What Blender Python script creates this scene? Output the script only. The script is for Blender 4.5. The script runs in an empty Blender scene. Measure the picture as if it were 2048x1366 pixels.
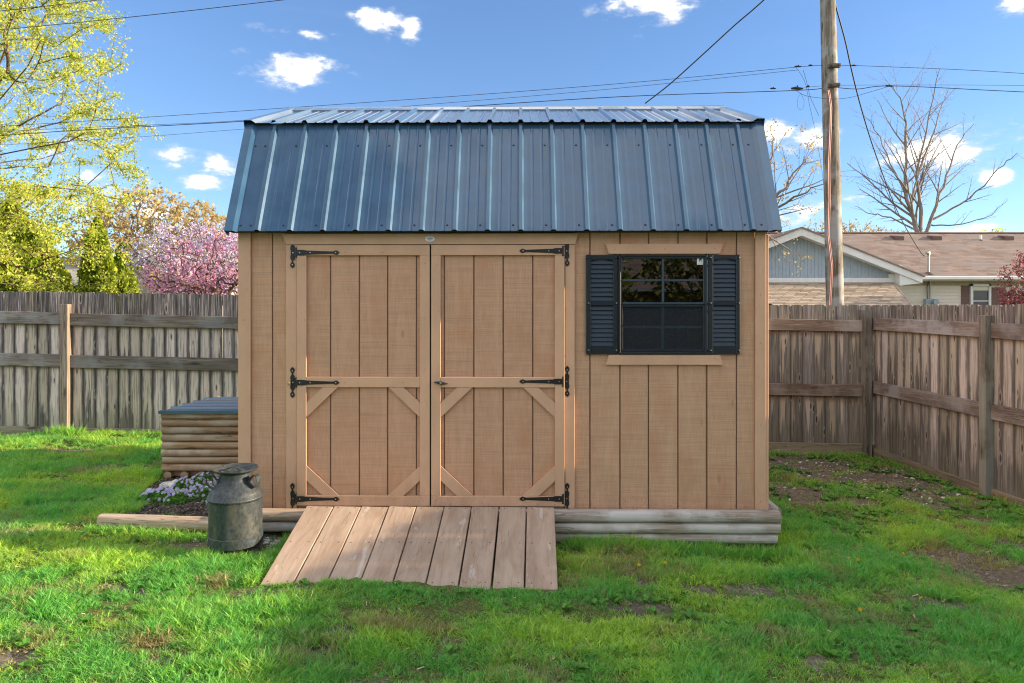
import bpy, bmesh, math, random
import numpy as np
from mathutils import Vector, Matrix, Euler

# ------------------------------------------------------------------ camera, sky, sun, exposure
S = bpy.context.scene
COL = S.collection
FPX = 1400.0
CAMZ = 1.63
HORIZ = 615.0
cam_d = bpy.data.cameras.new("camera")
cam = bpy.data.objects.new("camera", cam_d)
COL.objects.link(cam)
cam.location = (0, 0, CAMZ)
cam.rotation_euler = (math.radians(90), 0, 0)
cam_d.sensor_width = 36.0
cam_d.lens = FPX / 2048 * 36
cam_d.shift_y = -(683 - HORIZ) / 2048
cam_d.clip_end = 2000
cam_d.clip_start = 0.05
S.camera = cam

SUN_EL, SUN_AZ = 14.6, 1.3      # degrees; the sun stands to the right, a hair in front of the shed wall
sun_d = bpy.data.lights.new("sun", "SUN")
sun_d.energy = 3.0
sun_d.angle = math.radians(0.6)
sun_d.color = (1.0, 0.80, 0.55)
sun = bpy.data.objects.new("sun", sun_d)
COL.objects.link(sun)
_e, _a = math.radians(SUN_EL), math.radians(SUN_AZ)
SUNV = Vector((math.cos(_e) * math.cos(_a), -math.cos(_e) * math.sin(_a), math.sin(_e)))
sun.rotation_euler = SUNV.to_track_quat('Z', 'Y').to_euler()
sun.location = SUNV * 40

S.view_settings.view_transform = 'Standard'
S.view_settings.look = 'None'
S.view_settings.gamma = 1
S.view_settings.use_curve_mapping = False
S.view_settings.exposure = 1.92
S.render.engine = 'CYCLES'
S.cycles.max_bounces = 6
S.cycles.diffuse_bounces = 3
S.cycles.glossy_bounces = 3
S.cycles.transmission_bounces = 4
S.cycles.transparent_max_bounces = 12
S.cycles.use_denoising = True
S.cycles.denoising_prefilter = 'NONE'
S.cycles.denoising_input_passes = 'RGB_ALBEDO_NORMAL'
S.cycles.pixel_filter_type = 'BLACKMAN_HARRIS'
S.cycles.filter_width = 1.15
S.cycles.sample_clamp_indirect = 6.0
S.cycles.caustics_reflective = False
S.cycles.caustics_refractive = False

rng = np.random.default_rng(7)
random.seed(7)

# ------------------------------------------------------------------ node helper
class NT:
    def __init__(self, tree):
        self.t = tree
        self.n = tree.nodes
        self.l = tree.links
    def put(self, sock, v):
        if v is None:
            return
        if isinstance(v, bpy.types.NodeSocket):
            self.l.new(v, sock)
        else:
            try:
                sock.default_value = v
            except Exception:
                if hasattr(v, '__len__') and len(v) == 3:
                    sock.default_value = (*v, 1)
                else:
                    sock.default_value = (v, v, v)
    def node(self, typ, ins=None, out=0, **props):
        nd = self.n.new(typ)
        for k, v in props.items():
            setattr(nd, k, v)
        for k, v in (ins or {}).items():
            self.put(nd.inputs[k], v)
        return nd.outputs[out] if out is not None else nd
    def m(self, op, a, b=None, c=None, clamp=False):
        nd = self.n.new('ShaderNodeMath')
        nd.operation = op
        nd.use_clamp = clamp
        for i, v in enumerate((a, b, c)):
            if v is not None:
                self.put(nd.inputs[i], v)
        return nd.outputs[0]
    def vm(self, op, a, b=None):
        nd = self.n.new('ShaderNodeVectorMath')
        nd.operation = op
        self.put(nd.inputs[0], a)
        if b is not None:
            self.put(nd.inputs[3 if op == 'SCALE' else 1], b)
        return nd.outputs[1 if op in ('LENGTH', 'DOT_PRODUCT', 'DISTANCE') else 0]
    def noise(self, vec, scale=1.0, detail=4, rough=0.55, dist=0.0, color=False):
        return self.node('ShaderNodeTexNoise', {'Vector': vec, 'Scale': scale, 'Detail': detail,
                                                'Roughness': rough, 'Distortion': dist}, out=1 if color else 0)
    def mr(self, v, a, b, c=0.0, d=1.0, smooth=True):
        nd = self.n.new('ShaderNodeMapRange')
        nd.interpolation_type = 'SMOOTHSTEP' if smooth else 'LINEAR'
        self.put(nd.inputs[0], v)
        self.put(nd.inputs[1], a)
        self.put(nd.inputs[2], b)
        self.put(nd.inputs[3], c)
        self.put(nd.inputs[4], d)
        return nd.outputs[0]
    def mix(self, f, a, b, mode='MIX'):
        nd = self.n.new('ShaderNodeMix')
        nd.data_type = 'RGBA'
        nd.blend_type = mode
        self.put(nd.inputs[0], f)
        for i, v in ((6, a), (7, b)):
            if isinstance(v, tuple) and len(v) == 3:
                v = (*v, 1)
            self.put(nd.inputs[i], v)
        return nd.outputs[2]
    def bump(self, h, strength=0.3, dist=0.01):
        return self.node('ShaderNodeBump', {'Height': h, 'Strength': strength, 'Distance': dist})
    def sep(self, v):
        nd = self.n.new('ShaderNodeSeparateXYZ')
        self.put(nd.inputs[0], v)
        return nd.outputs
    def comb(self, x, y, z):
        nd = self.n.new('ShaderNodeCombineXYZ')
        for i, v in enumerate((x, y, z)):
            self.put(nd.inputs[i], v)
        return nd.outputs[0]
    def objc(self, jitter=True):
        """object coordinates shifted by a random amount per object"""
        o = self.node('ShaderNodeTexCoord', out=3)
        if not jitter:
            return o
        r = self.rand()
        k = self.node('ShaderNodeVectorMath', {0: self.comb(r, r, r), 1: (57.3, 23.1, 91.7)}, operation='MULTIPLY')
        return self.vm('ADD', o, k)
    def rand(self):
        return self.node('ShaderNodeObjectInfo', out=5)
    def pos(self):
        return self.node('ShaderNodeNewGeometry', out=0)
    def sc(self, v, s):
        return self.vm('MULTIPLY', v, s)

def new_mat(name):
    m = bpy.data.materials.new(name)
    m.use_nodes = True
    m.node_tree.nodes.clear()
    t = NT(m.node_tree)
    out = m.node_tree.nodes.new('ShaderNodeOutputMaterial')
    return m, t, out

def principled(t, out, color, rough=0.6, normal=None, spec=0.5, metal=0.0, coat=0.0):
    nd = t.n.new('ShaderNodeBsdfPrincipled')
    t.put(nd.inputs['Base Color'], (*color, 1) if isinstance(color, tuple) and len(color) == 3 else color)
    t.put(nd.inputs['Roughness'], rough)
    t.put(nd.inputs['Specular IOR Level'], spec)
    t.put(nd.inputs['Metallic'], metal)
    t.put(nd.inputs['Coat Weight'], coat)
    if normal is not None:
        t.put(nd.inputs['Normal'], normal)
    t.l.new(nd.outputs[0], out.inputs[0])
    return nd

def simple(name, color, rough=0.6, spec=0.5, metal=0.0, var=0.12, scale=8.0, bump=0.0):
    m, t, out = new_mat(name)
    p = t.objc()
    n = t.noise(p, scale, 5)
    f = t.mr(n, 0.3, 0.7, 1 - var, 1 + var)
    c = t.mix(1.0, (*color, 1), t.comb(f, f, f), 'MULTIPLY')
    b = t.bump(t.noise(p, scale * 8, 4), bump, 0.004) if bump else None
    principled(t, out, c, rough, b, spec, metal)
    return m

# ------------------------------------------------------------------ world: clear spring sky with small clouds, denser ones added out of view
world = bpy.data.worlds.new("World")
S.world = world
world.use_nodes = True
wt = NT(world.node_tree)
wt.n.clear()
sky = wt.n.new('ShaderNodeTexSky')
sky.sky_type = 'NISHITA'
sky.sun_disc = False
sky.sun_elevation = math.radians(SUN_EL)
sky.sun_rotation = math.radians(90 + SUN_AZ)
sky.altitude = 200
sky.air_density = 0.75
sky.dust_density = 0.0
sky.ozone_density = 2.0
wdir = wt.node('ShaderNodeTexCoord', out=0)
wx, wy, wz = wt.sep(wdir)
az = wt.m('ARCTAN2', wx, wy)
el = wt.m('ARCSINE', wz)
def px_dir(px, py):
    x, z = (px - 1024) / FPX, (HORIZ - py) / FPX
    return math.atan2(x, 1), math.asin(z / math.sqrt(1 + x * x + z * z))
CLOUDS = [(1480, 345, 60, 12, .5), (540, 60, 40, 8, .45), (1240, 70, 60, 8, .4), (430, 365, 90, 12, .75), (1760, 350, 60, 10, .5), (1720, 400, 70, 12, .5), (585, 138, 84, 22, 1), (672, 152, 26, 7, .6), (625, 71, 26, 8, .8), (668, 66, 18, 6, .6), (755, 42, 38, 20, 1), (822, 62, 20, 16, .9),
          (1180, 17, 20, 10, .8), (1305, 8, 85, 22, 1), (1330, 35, 52, 16, .9), (2036, 8, 30, 20, 1),
          (1548, 262, 42, 17, 1), (1632, 276, 52, 18, 1), (352, 311, 50, 12, 1.1), (440, 331, 42, 17, 1), (345, 329, 22, 8, .8),
          (1900, 300, 118, 30, 1.1), (1800, 320, 70, 18, .8), (1996, 352, 30, 13, .9), (1620, 425, 110, 26, .7), (1930, 470, 70, 16, .8),
          (250, 400, 110, 34, .8), (80, 300, 60, 30, .7)]
random.seed(5)
blobs = []
for (px, py, rx, ry, w) in CLOUDS:
    a0, e0 = px_dir(px, py)
    blobs.append((a0, e0, rx / FPX * math.cos(a0) ** 2 * 1.15, ry / FPX * 1.2, w))
for k in range(0):                      # no blobs placed out of view; the added cumulus below covers that sky
    a0 = math.radians(50 + 260 * (k + random.random() * .8) / 16)
    e0 = math.radians(random.choice([6, 9, 14, 22, 30]) + random.random() * 4)
    rx = random.uniform(.04, .1)
    blobs.append((a0 if a0 < math.pi else a0 - 2 * math.pi, e0, rx, rx * .3, 1))
cn = wt.noise(wt.sc(wdir, (17, 17, 38)), 1.0, 9, 0.62)
cn2 = wt.noise(wt.sc(wdir, (40, 40, 80)), 1.0, 5, 0.6)
total = None
for (a0, e0, ra, re, w) in blobs:
    da = wt.m('MULTIPLY', wt.m('SUBTRACT', az, a0), 1 / ra)
    de = wt.m('MULTIPLY', wt.m('SUBTRACT', el, e0), 1 / re)
    d2 = wt.m('ADD', wt.m('MULTIPLY', da, da), wt.m('MULTIPLY', de, de))
    g = wt.m('MULTIPLY', wt.m('EXPONENT', wt.m('MULTIPLY', d2, -0.8)), w)
    total = g if total is None else wt.m('MAXIMUM', total, g)
dens = wt.m('ADD', total, wt.m('MULTIPLY', wt.m('SUBTRACT', cn, 0.5), 2.6))
dens = wt.m('ADD', dens, wt.m('MULTIPLY', wt.m('SUBTRACT', cn2, 0.5), 1.1))
mask = wt.mr(dens, 0.30, 1.25)
mask = wt.m('MULTIPLY', mask, wt.mr(total, 0.05, 0.3))
wisp = wt.m('MULTIPLY', wt.mr(wt.noise(wt.sc(wdir, (5, 5, 26)), 1.0, 7, 0.6), 0.5, 0.85), wt.mr(wz, 0.0, 0.34, 0.35, 0.04))
mask = wt.m('MAXIMUM', mask, wisp)
# denser cumulus added over the unseen sky, to brighten the shaded shed front
fill_field = wt.noise(wt.sc(wdir, (2.6, 2.6, 4.2)), 1.0, 9, 0.56)
fill_mask = wt.mr(fill_field, 0.42, 0.56)
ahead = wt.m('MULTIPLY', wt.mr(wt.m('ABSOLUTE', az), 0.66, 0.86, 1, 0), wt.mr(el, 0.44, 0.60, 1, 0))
mask = wt.m('MAXIMUM', mask, wt.m('MULTIPLY', fill_mask, wt.m('SUBTRACT', 1.0, ahead)))
skyc = wt.node('ShaderNodeHueSaturation', {'Saturation': 1.05, 'Value': 1.0, 'Color': sky.outputs[0]})
skyc = wt.mix(1.0, skyc, (0.49, 0.50, 0.53), 'MULTIPLY')
hz_f = wt.mr(wz, 0.0, 0.42, 0.74, 1.0, smooth=False)
skyc = wt.vm('SCALE', skyc, hz_f)
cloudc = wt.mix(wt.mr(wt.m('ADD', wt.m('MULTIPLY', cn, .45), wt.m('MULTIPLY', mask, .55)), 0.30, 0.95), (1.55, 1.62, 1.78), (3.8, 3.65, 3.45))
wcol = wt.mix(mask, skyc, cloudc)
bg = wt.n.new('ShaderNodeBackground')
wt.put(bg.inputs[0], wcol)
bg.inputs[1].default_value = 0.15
wo = wt.n.new('ShaderNodeOutputWorld')
wt.l.new(bg.outputs[0], wo.inputs[0])
world.cycles.sampling_method = 'MANUAL'
world.cycles.sample_map_resolution = 512

# ------------------------------------------------------------------ geometry helpers
def P(px, py, D):
    """point seen at pixel (px, py) of the 2048-wide frame at depth D"""
    return Vector(((px - 1024) / FPX * D, D, CAMZ - (py - HORIZ) / FPX * D))

class MB:
    def __init__(self):
        self.v = []
        self.f = []
        self.mi = []
    def add(self, vs, fs, mi=0):
        b = len(self.v)
        self.v += [tuple(map(float, p)) for p in vs]
        self.f += [tuple(b + i for i in f) for f in fs]
        self.mi += [mi] * len(fs)
        return self
    def box(self, lo, hi, mi=0):
        x0, y0, z0 = lo
        x1, y1, z1 = hi
        vs = [(x0, y0, z0), (x1, y0, z0), (x1, y1, z0), (x0, y1, z0), (x0, y0, z1), (x1, y0, z1), (x1, y1, z1), (x0, y1, z1)]
        return self.add(vs, [(0, 3, 2, 1), (4, 5, 6, 7), (0, 1, 5, 4), (1, 2, 6, 5), (2, 3, 7, 6), (3, 0, 4, 7)], mi)
    def cbox(self, lo, hi, c=0.003, mi=0):
        """box with chamfered edges"""
        lo, hi = np.array(lo, float), np.array(hi, float)
        c = min(c, *((hi - lo) * 0.4))
        vs, idx = [], {}
        for sx in (0, 1):
            for sy in (0, 1):
                for sz in (0, 1):
                    s = np.array([sx, sy, sz])
                    base = np.where(s == 1, hi, lo)
                    inn = np.where(s == 1, -c, c)
                    for ax in range(3):
                        p = base + inn
                        p[ax] = base[ax]
                        idx[(sx, sy, sz, ax)] = len(vs)
                        vs.append(p)
        fs = []
        for ax in range(3):
            a, b = (ax + 1) % 3, (ax + 2) % 3
            for s in (0, 1):
                q = []
                for (u, w) in ((0, 0), (1, 0), (1, 1), (0, 1)):
                    k = [0, 0, 0]
                    k[ax], k[a], k[b] = s, u, w
                    q.append(idx[(*k, ax)])
                fs.append(tuple(q if s else q[::-1]))
            for u in (0, 1):
                for w in (0, 1):
                    k0, k1 = [0, 0, 0], [0, 0, 0]
                    k0[a], k0[b], k1[a], k1[b] = u, w, u, w
                    k0[ax], k1[ax] = 0, 1
                    q = (idx[(*k0, a)], idx[(*k1, a)], idx[(*k1, b)], idx[(*k0, b)])
                    fs.append(q if u == w else q[::-1])
        for sx in (0, 1):
            for sy in (0, 1):
                for sz in (0, 1):
                    q = tuple(idx[(sx, sy, sz, a)] for a in range(3))
                    fs.append(q if (sx + sy + sz) % 2 else q[::-1])
        return self.add(vs, fs, mi)
    def plate(self, poly, y0, y1, mi=0, axes='xz'):
        """polygon (a, b) extruded between y0 (front) and y1 (back)"""
        n = len(poly)
        if axes == 'xz':
            mk = lambda a, b, d: (a, d, b)
        elif axes == 'xy':
            mk = lambda a, b, d: (a, b, d)
        else:
            mk = lambda a, b, d: (d, a, b)
        vs = [mk(a, b, y0) for a, b in poly] + [mk(a, b, y1) for a, b in poly]
        fs = [tuple(range(n)), tuple(range(2 * n - 1, n - 1, -1))]
        fs += [(i, (i + 1) % n + 0, (i + 1) % n + n, i + n)[::-1] for i in range(n)]
        return self.add(vs, fs, mi)
    def tube(self, pts, radii, n=8, mi=0, cap=True):
        pts = [Vector(p) for p in pts]
        if not hasattr(radii, '__len__'):
            radii = [radii] * len(pts)
        b = len(self.v)
        prev = None
        for i, p in enumerate(pts):
            t = (pts[min(i + 1, len(pts) - 1)] - pts[max(i - 1, 0)]).normalized()
            if prev is None:
                u = t.cross(Vector((0, 0, 1)) if abs(t.z) < .9 else Vector((1, 0, 0))).normalized()
            else:
                u = (prev - t * prev.dot(t)).normalized()
            prev = u
            w = t.cross(u)
            for k in range(n):
                a = 2 * math.pi * k / n
                q = p + (u * math.cos(a) + w * math.sin(a)) * radii[i]
                self.v.append(tuple(q))
        for i in range(len(pts) - 1):
            for k in range(n):
                self.f.append((b + i * n + k, b + i * n + (k + 1) % n, b + (i + 1) * n + (k + 1) % n, b + (i + 1) * n + k))
                self.mi.append(mi)
        if cap:
            self.f.append(tuple(b + k for k in range(n))[::-1])
            self.f.append(tuple(b + (len(pts) - 1) * n + k for k in range(n)))
            self.mi += [mi, mi]
        return self
    def lathe(self, prof, n=32, center=(0, 0), mi=0):
        b = len(self.v)
        for r, z in prof:
            for k in range(n):
                a = 2 * math.pi * k / n
                self.v.append((center[0] + r * math.cos(a), center[1] + r * math.sin(a), z))
        for i in range(len(prof) - 1):
            for k in range(n):
                self.f.append((b + i * n + k, b + i * n + (k + 1) % n, b + (i + 1) * n + (k + 1) % n, b + (i + 1) * n + k))
                self.mi.append(mi)
        return self
    def mesh(self, name, mats, smooth=None):
        me = bpy.data.meshes.new(name)
        me.from_pydata(self.v, [], self.f)
        for m in (mats if isinstance(mats, (list, tuple)) else [mats]):
            me.materials.append(m)
        if len(set(self.mi)) > 1:
            me.polygons.foreach_set('material_index', self.mi)
        bm = bmesh.new()
        bm.from_mesh(me)
        bmesh.ops.recalc_face_normals(bm, faces=bm.faces)
        bm.to_mesh(me)
        bm.free()
        if smooth is not None:
            me.shade_smooth()
            me.set_sharp_from_angle(angle=math.radians(smooth))
        return me

def link(name, me, parent=None, loc=None, rot=None):
    o = bpy.data.objects.new(name, me)
    COL.objects.link(o)
    if parent is not None:
        o.parent = parent
    if loc is not None:
        o.location = loc
    if rot is not None:
        o.rotation_euler = rot
    return o

def tag(o, label=None, cat=None, group=None, kind=None):
    if label:
        o['label'] = label
    if cat:
        o['category'] = cat
    if group:
        o['group'] = group
    if kind:
        o['kind'] = kind
    return o

def thing(name, label, cat, loc=(0, 0, 0), rz=0.0, group=None):
    o = bpy.data.objects.new(name, None)
    COL.objects.link(o)
    o.empty_display_size = 0.1
    o.location = loc
    o.rotation_euler = (0, 0, rz)
    return tag(o, label, cat, group)

def part(name, mb, mat, parent, smooth=None, recenter=True):
    """mesh part of a thing; its origin is put at its own middle so grain follows the piece"""
    off = Vector((0, 0, 0))
    if recenter and mb.v:
        a = np.array(mb.v)
        c = (a.min(0) + a.max(0)) / 2
        off = Vector(c)
        mb.v = [tuple(p) for p in a - c]
    return link(name, mb.mesh(name, mat, smooth), parent, off)

def beam(name, p0, p1, w, t, mat, parent, side=(0, 0, 1), c=0.003, off=Vector((0, 0, 0))):
    """a squared length of timber from p0 to p1: width w along 'side', thickness t across; local x is its length"""
    p0, p1 = Vector(p0) - off, Vector(p1) - off
    d = p1 - p0
    x = d.normalized()
    z = Vector(side)
    z = (z - x * z.dot(x)).normalized()
    y = z.cross(x)
    L = d.length
    mb = MB().cbox((-L / 2, -t / 2, -w / 2), (L / 2, t / 2, w / 2), c)
    o = link(name, mb.mesh(name, mat), parent)
    m = Matrix((x, y, z)).transposed().to_4x4()
    m.translation = (p0 + p1) / 2
    o.matrix_local = m
    return o

def np_mesh(name, verts, faces, mats, mi=None, smooth=False):
    """verts (n,3), faces (m,k) arrays"""
    me = bpy.data.meshes.new(name)
    nv, (nf, k) = len(verts), faces.shape
    me.vertices.add(nv)
    me.vertices.foreach_set('co', np.ascontiguousarray(verts, dtype=np.float32).ravel())
    me.loops.add(nf * k)
    me.loops.foreach_set('vertex_index', np.ascontiguousarray(faces, dtype=np.int32).ravel())
    me.polygons.add(nf)
    me.polygons.foreach_set('loop_start', np.arange(0, nf * k, k, dtype=np.int32))
    me.polygons.foreach_set('loop_total', np.full(nf, k, dtype=np.int32))
    if mi is not None:
        me.polygons.foreach_set('material_index', np.ascontiguousarray(mi, dtype=np.int32))
    me.update(calc_edges=True)
    for m in (mats if isinstance(mats, (list, tuple)) else [mats]):
        me.materials.append(m)
    if smooth:
        me.shade_smooth()
    return me

# value noise on numpy arrays
_perm = np.random.default_rng(3).random((256, 256))
def vnoise(x, y):
    xi, yi = np.floor(x).astype(int), np.floor(y).astype(int)
    fx, fy = x - xi, y - yi
    fx, fy = fx * fx * (3 - 2 * fx), fy * fy * (3 - 2 * fy)
    g = lambda a, b: _perm[a % 256, b % 256]
    return (g(xi, yi) * (1 - fx) + g(xi + 1, yi) * fx) * (1 - fy) + (g(xi, yi + 1) * (1 - fx) + g(xi + 1, yi + 1) * fx) * fy
def fbm(x, y, oct=4):
    s, a, t = 0, 1, 0
    for k in range(oct):
        s = s + a * vnoise(x * 2 ** k + 17 * k, y * 2 ** k + 31 * k)
        t += a
        a *= .5
    return s / t

# ground height, fitted to where fences, shed and ramp meet the lawn
_gp = np.array([(-6.2, 8.5, .085), (-4, 8.5, .05), (4.4, 8.5, -.18), (2.9, 8.5, -.14), (5, 6.7, -.215), (1.8, 4.75, .02), (-1.8, 4.5, .125),
                (-3.1, 6.3, .10), (-2.7, 4.8, .105), (-.6, 4.0, .025), (.2, 4.0, .02), (0, 3, -.02), (-3, 3, .03), (3.5, 3, -.14), (0, 1, -.04), (3, 1, -.14), (-3, 1, .0), (5.2, 4.5, -.2)])
def _basis(x, y):
    u, v = x / 5, (y - 5) / 4
    return np.stack([np.ones_like(u), u, v, u * u, u * v, v * v], -1)
_gc = np.linalg.lstsq(_basis(_gp[:, 0], _gp[:, 1]), _gp[:, 2], rcond=None)[0]
def ground(x, y, fine=True):
    x, y = np.asarray(x, float), np.asarray(y, float)
    cx, cy = np.clip(x, -7.5, 6), np.clip(y, .5, 9)
    z = _basis(cx, cy) @ _gc
    far = np.clip((np.hypot(x - cx, y - cy)) / 3, 0, 1)
    z = z * (1 - far) + (-.15) * far
    if fine:
        z = z + (fbm(x * 1.3 + 50, y * 1.3 + 50, 3) - .5) * .06 + (fbm(x * 3.2 + 9, y * 4.2 + 3, 2) - .5) * .022
    return z
def gz(x, y):
    return float(ground(np.array([x]), np.array([y]))[0])
def ground_px(px, py):
    D = 4.0
    for _ in range(12):
        x = (px - 1024) / FPX * D
        z = float(ground(np.array([x]), np.array([D]), False)[0])
        D = D * .5 + .5 * (CAMZ - z) * FPX / (py - HORIZ)
    return (px - 1024) / FPX * D, D

# ------------------------------------------------------------------ materials
def wood(name, axis, base, light, dark, scale=1.0, grain=0.5, rough=0.75, knots=True, tint=0.25, bump=0.35, wash=None):
    """sawn timber; axis = local axis the grain runs along"""
    m, t, out = new_mat(name)
    p = t.objc()
    s = {'x': (1.2, 22, 22), 'y': (22, 1.2, 22), 'z': (22, 22, 1.2)}[axis]
    s = tuple(k * scale for k in s)
    fine = {'x': (4, 160, 160), 'y': (160, 4, 160), 'z': (160, 160, 4)}[axis]
    big = t.noise(t.sc(p, s), 1.0, 6, 0.6, 0.6)
    fin = t.noise(t.sc(p, fine), 1.0, 4, 0.6)
    crk = t.m('ABSOLUTE', t.m('SUBTRACT', t.noise(t.sc(p, tuple(k * .55 for k in s)), 1.0, 3, .6), .5))
    wv = t.m('FRACT', t.m('MULTIPLY', t.noise(t.sc(p, tuple(k * .28 for k in s)), 1.0, 3, 0.5, 0.4), 9))
    ring = t.mr(t.m('ABSOLUTE', t.m('SUBTRACT', wv, .5)), 0.0, 0.5)
    c = t.mix(t.mr(big, 0.32, 0.68), (*dark, 1), (*base, 1))
    c = t.mix(t.mr(fin, 0.45, 0.75, 0, .7), c, (*light, 1))
    c = t.mix(t.m('MULTIPLY', ring, grain * .6), c, (*dark, 1))
    h = t.m('ADD', t.m('MULTIPLY', fin, .6), t.m('MULTIPLY', ring, .3))
    if knots:
        ks = {'x': (2.2, 11, 11), 'y': (11, 2.2, 11), 'z': (11, 11, 2.2)}[axis]
        vo = t.node('ShaderNodeTexVoronoi', {'Vector': t.vm('ADD', t.sc(p, ks), t.sc(t.noise(p, 6, 2, color=True), (.35, .35, .35))), 'Scale': 0.8, 'Randomness': 1.0})
        k = t.mr(vo, 0.10, 0.24, 1, 0)
        c = t.mix(t.m('MULTIPLY', k, .75), c, tuple(x * .35 for x in dark) + (1,))
    c = t.mix(t.mr(crk, .0, .010, .75, 0), c, tuple(x * .3 for x in dark) + (1,))
    if wash:
        c = t.mix(t.mr(t.noise(p, 3.0, 5), .45, .65, 0, .7), c, (*wash, 1))
    r = t.rand()
    v = t.mr(r, 0, 1, 1 - tint, 1 + tint, smooth=False)
    c = t.mix(1.0, c, t.comb(v, v, v), 'MULTIPLY')
    principled(t, out, c, rough, t.bump(h, bump, 0.003), 0.25)
    return m

def picket_mat(name, rails, mode, dark, mid, cream, brown):
    """weathered fence picket; local x across, z up from the ground. rails = (bottom z of each rail)"""
    m, t, out = new_mat(name)
    o = t.node('ShaderNodeTexCoord', out=3)
    x, y, z = t.sep(o)
    r = t.rand()
    p = t.objc()
    streak = t.noise(t.sc(p, (26, 5, 1.1)), 1.0, 5, .65, .3)
    st2 = t.noise(t.sc(p, (80, 10, 3.0)), 1.0, 5, .6, .2)
    teeth = t.noise(t.sc(p, (15, 3, .35)), 1.0, 3, .5)
    fin = t.noise(t.sc(p, (240, 60, 7)), 1.0, 4, .6)
    blot = t.noise(t.sc(p, (9, 9, 3.5)), 1.0, 5, .6)
    edge = t.mr(t.m('ADD', t.m('ABSOLUTE', x), t.m('MULTIPLY', t.m('SUBTRACT', blot, .5), .075)), .024, .066)
    c = t.mix(t.mr(st2, .35, .65), (*dark, 1), (*mid, 1))
    fade = None
    stain = None
    for (zr, L, amt) in rails:
        dz = t.m('SUBTRACT', zr, z)
        below = t.m('GREATER_THAN', dz, 0)
        if mode == 'long':
            ln = t.m('MULTIPLY', t.mr(streak, .25, .62, .35, 1.5), L)
        else:
            ln = t.m('MULTIPLY', t.m('ADD', t.mr(teeth, .40, .68, .0, 1.15), t.m('MULTIPLY', t.m('SUBTRACT', st2, .5), .35)), L)
        ln = t.m('MULTIPLY', ln, t.m('ADD', .62, t.m('MULTIPLY', t.m('FRACT', t.m('MULTIPLY', r, 7.3)), .7)))
        k = t.m('MULTIPLY', t.m('MULTIPLY', t.mr(t.m('SUBTRACT', ln, dz), -.03, .10), below), amt)
        fade = k if fade is None else t.m('MAXIMUM', fade, k)
        s = t.m('MULTIPLY', below, t.mr(t.m('ADD', dz, t.m('MULTIPLY', st2, .05)), .025, .09, .85, 0))
        stain = s if stain is None else t.m('MAXIMUM', stain, s)
    if mode == 'long':
        fade = t.m('MULTIPLY', fade, t.mr(edge, 0, 1, 1, .1))
        fade = t.m('MULTIPLY', fade, t.mr(st2, .33, .55, .35, 1))
    else:
        fade = t.m('MULTIPLY', fade, t.mr(edge, 0, 1, 1, .45))
    creamv = t.mix(t.mr(fin, .3, .7), tuple(k * .72 for k in cream) + (1,), (*cream, 1))
    c = t.mix(fade, c, creamv)
    c = t.mix(t.m('MULTIPLY', t.mr(t.m('ABSOLUTE', x), .050, .069), .55), c, tuple(k * .55 for k in dark) + (1,))
    c = t.mix(t.m('MULTIPLY', stain, .75), c, (*brown, 1))
    # silver streaks on the exposed heads
    top = t.m('GREATER_THAN', z, rails[0][0])
    c = t.mix(t.m('MULTIPLY', top, t.mr(st2, .5, .68, 0, .75)), c, tuple(k * .75 for k in cream) + (1,))
    c = t.mix(t.mr(fin, .5, .8, 0, .45), c, tuple(k * .6 for k in dark) + (1,))
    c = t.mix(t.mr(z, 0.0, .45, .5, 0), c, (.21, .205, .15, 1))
    vo = t.node('ShaderNodeTexVoronoi', {'Vector': t.sc(p, (11, 5, 3.0)), 'Scale': 1.0})
    c = t.mix(t.mr(t.m('ABSOLUTE', t.m('SUBTRACT', vo, .17)), .0, .06, .55, 0), c, (.50, .47, .43, 1))
    c = t.mix(t.mr(vo, .07, .15, .85, 0), c, (.07, .045, .035, 1))
    v = t.mr(r, 0, 1, .70, 1.25, smooth=False)
    c = t.mix(1.0, c, t.comb(v, v, t.m('MULTIPLY', v, t.mr(t.noise(p, .01, 0), .4, .6, .95, 1.05))), 'MULTIPLY')
    h = t.m('ADD', fin, t.m('MULTIPLY', st2, .6))
    principled(t, out, c, .85, t.bump(h, .5, .003), .2)
    return m

M = {}
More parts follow.
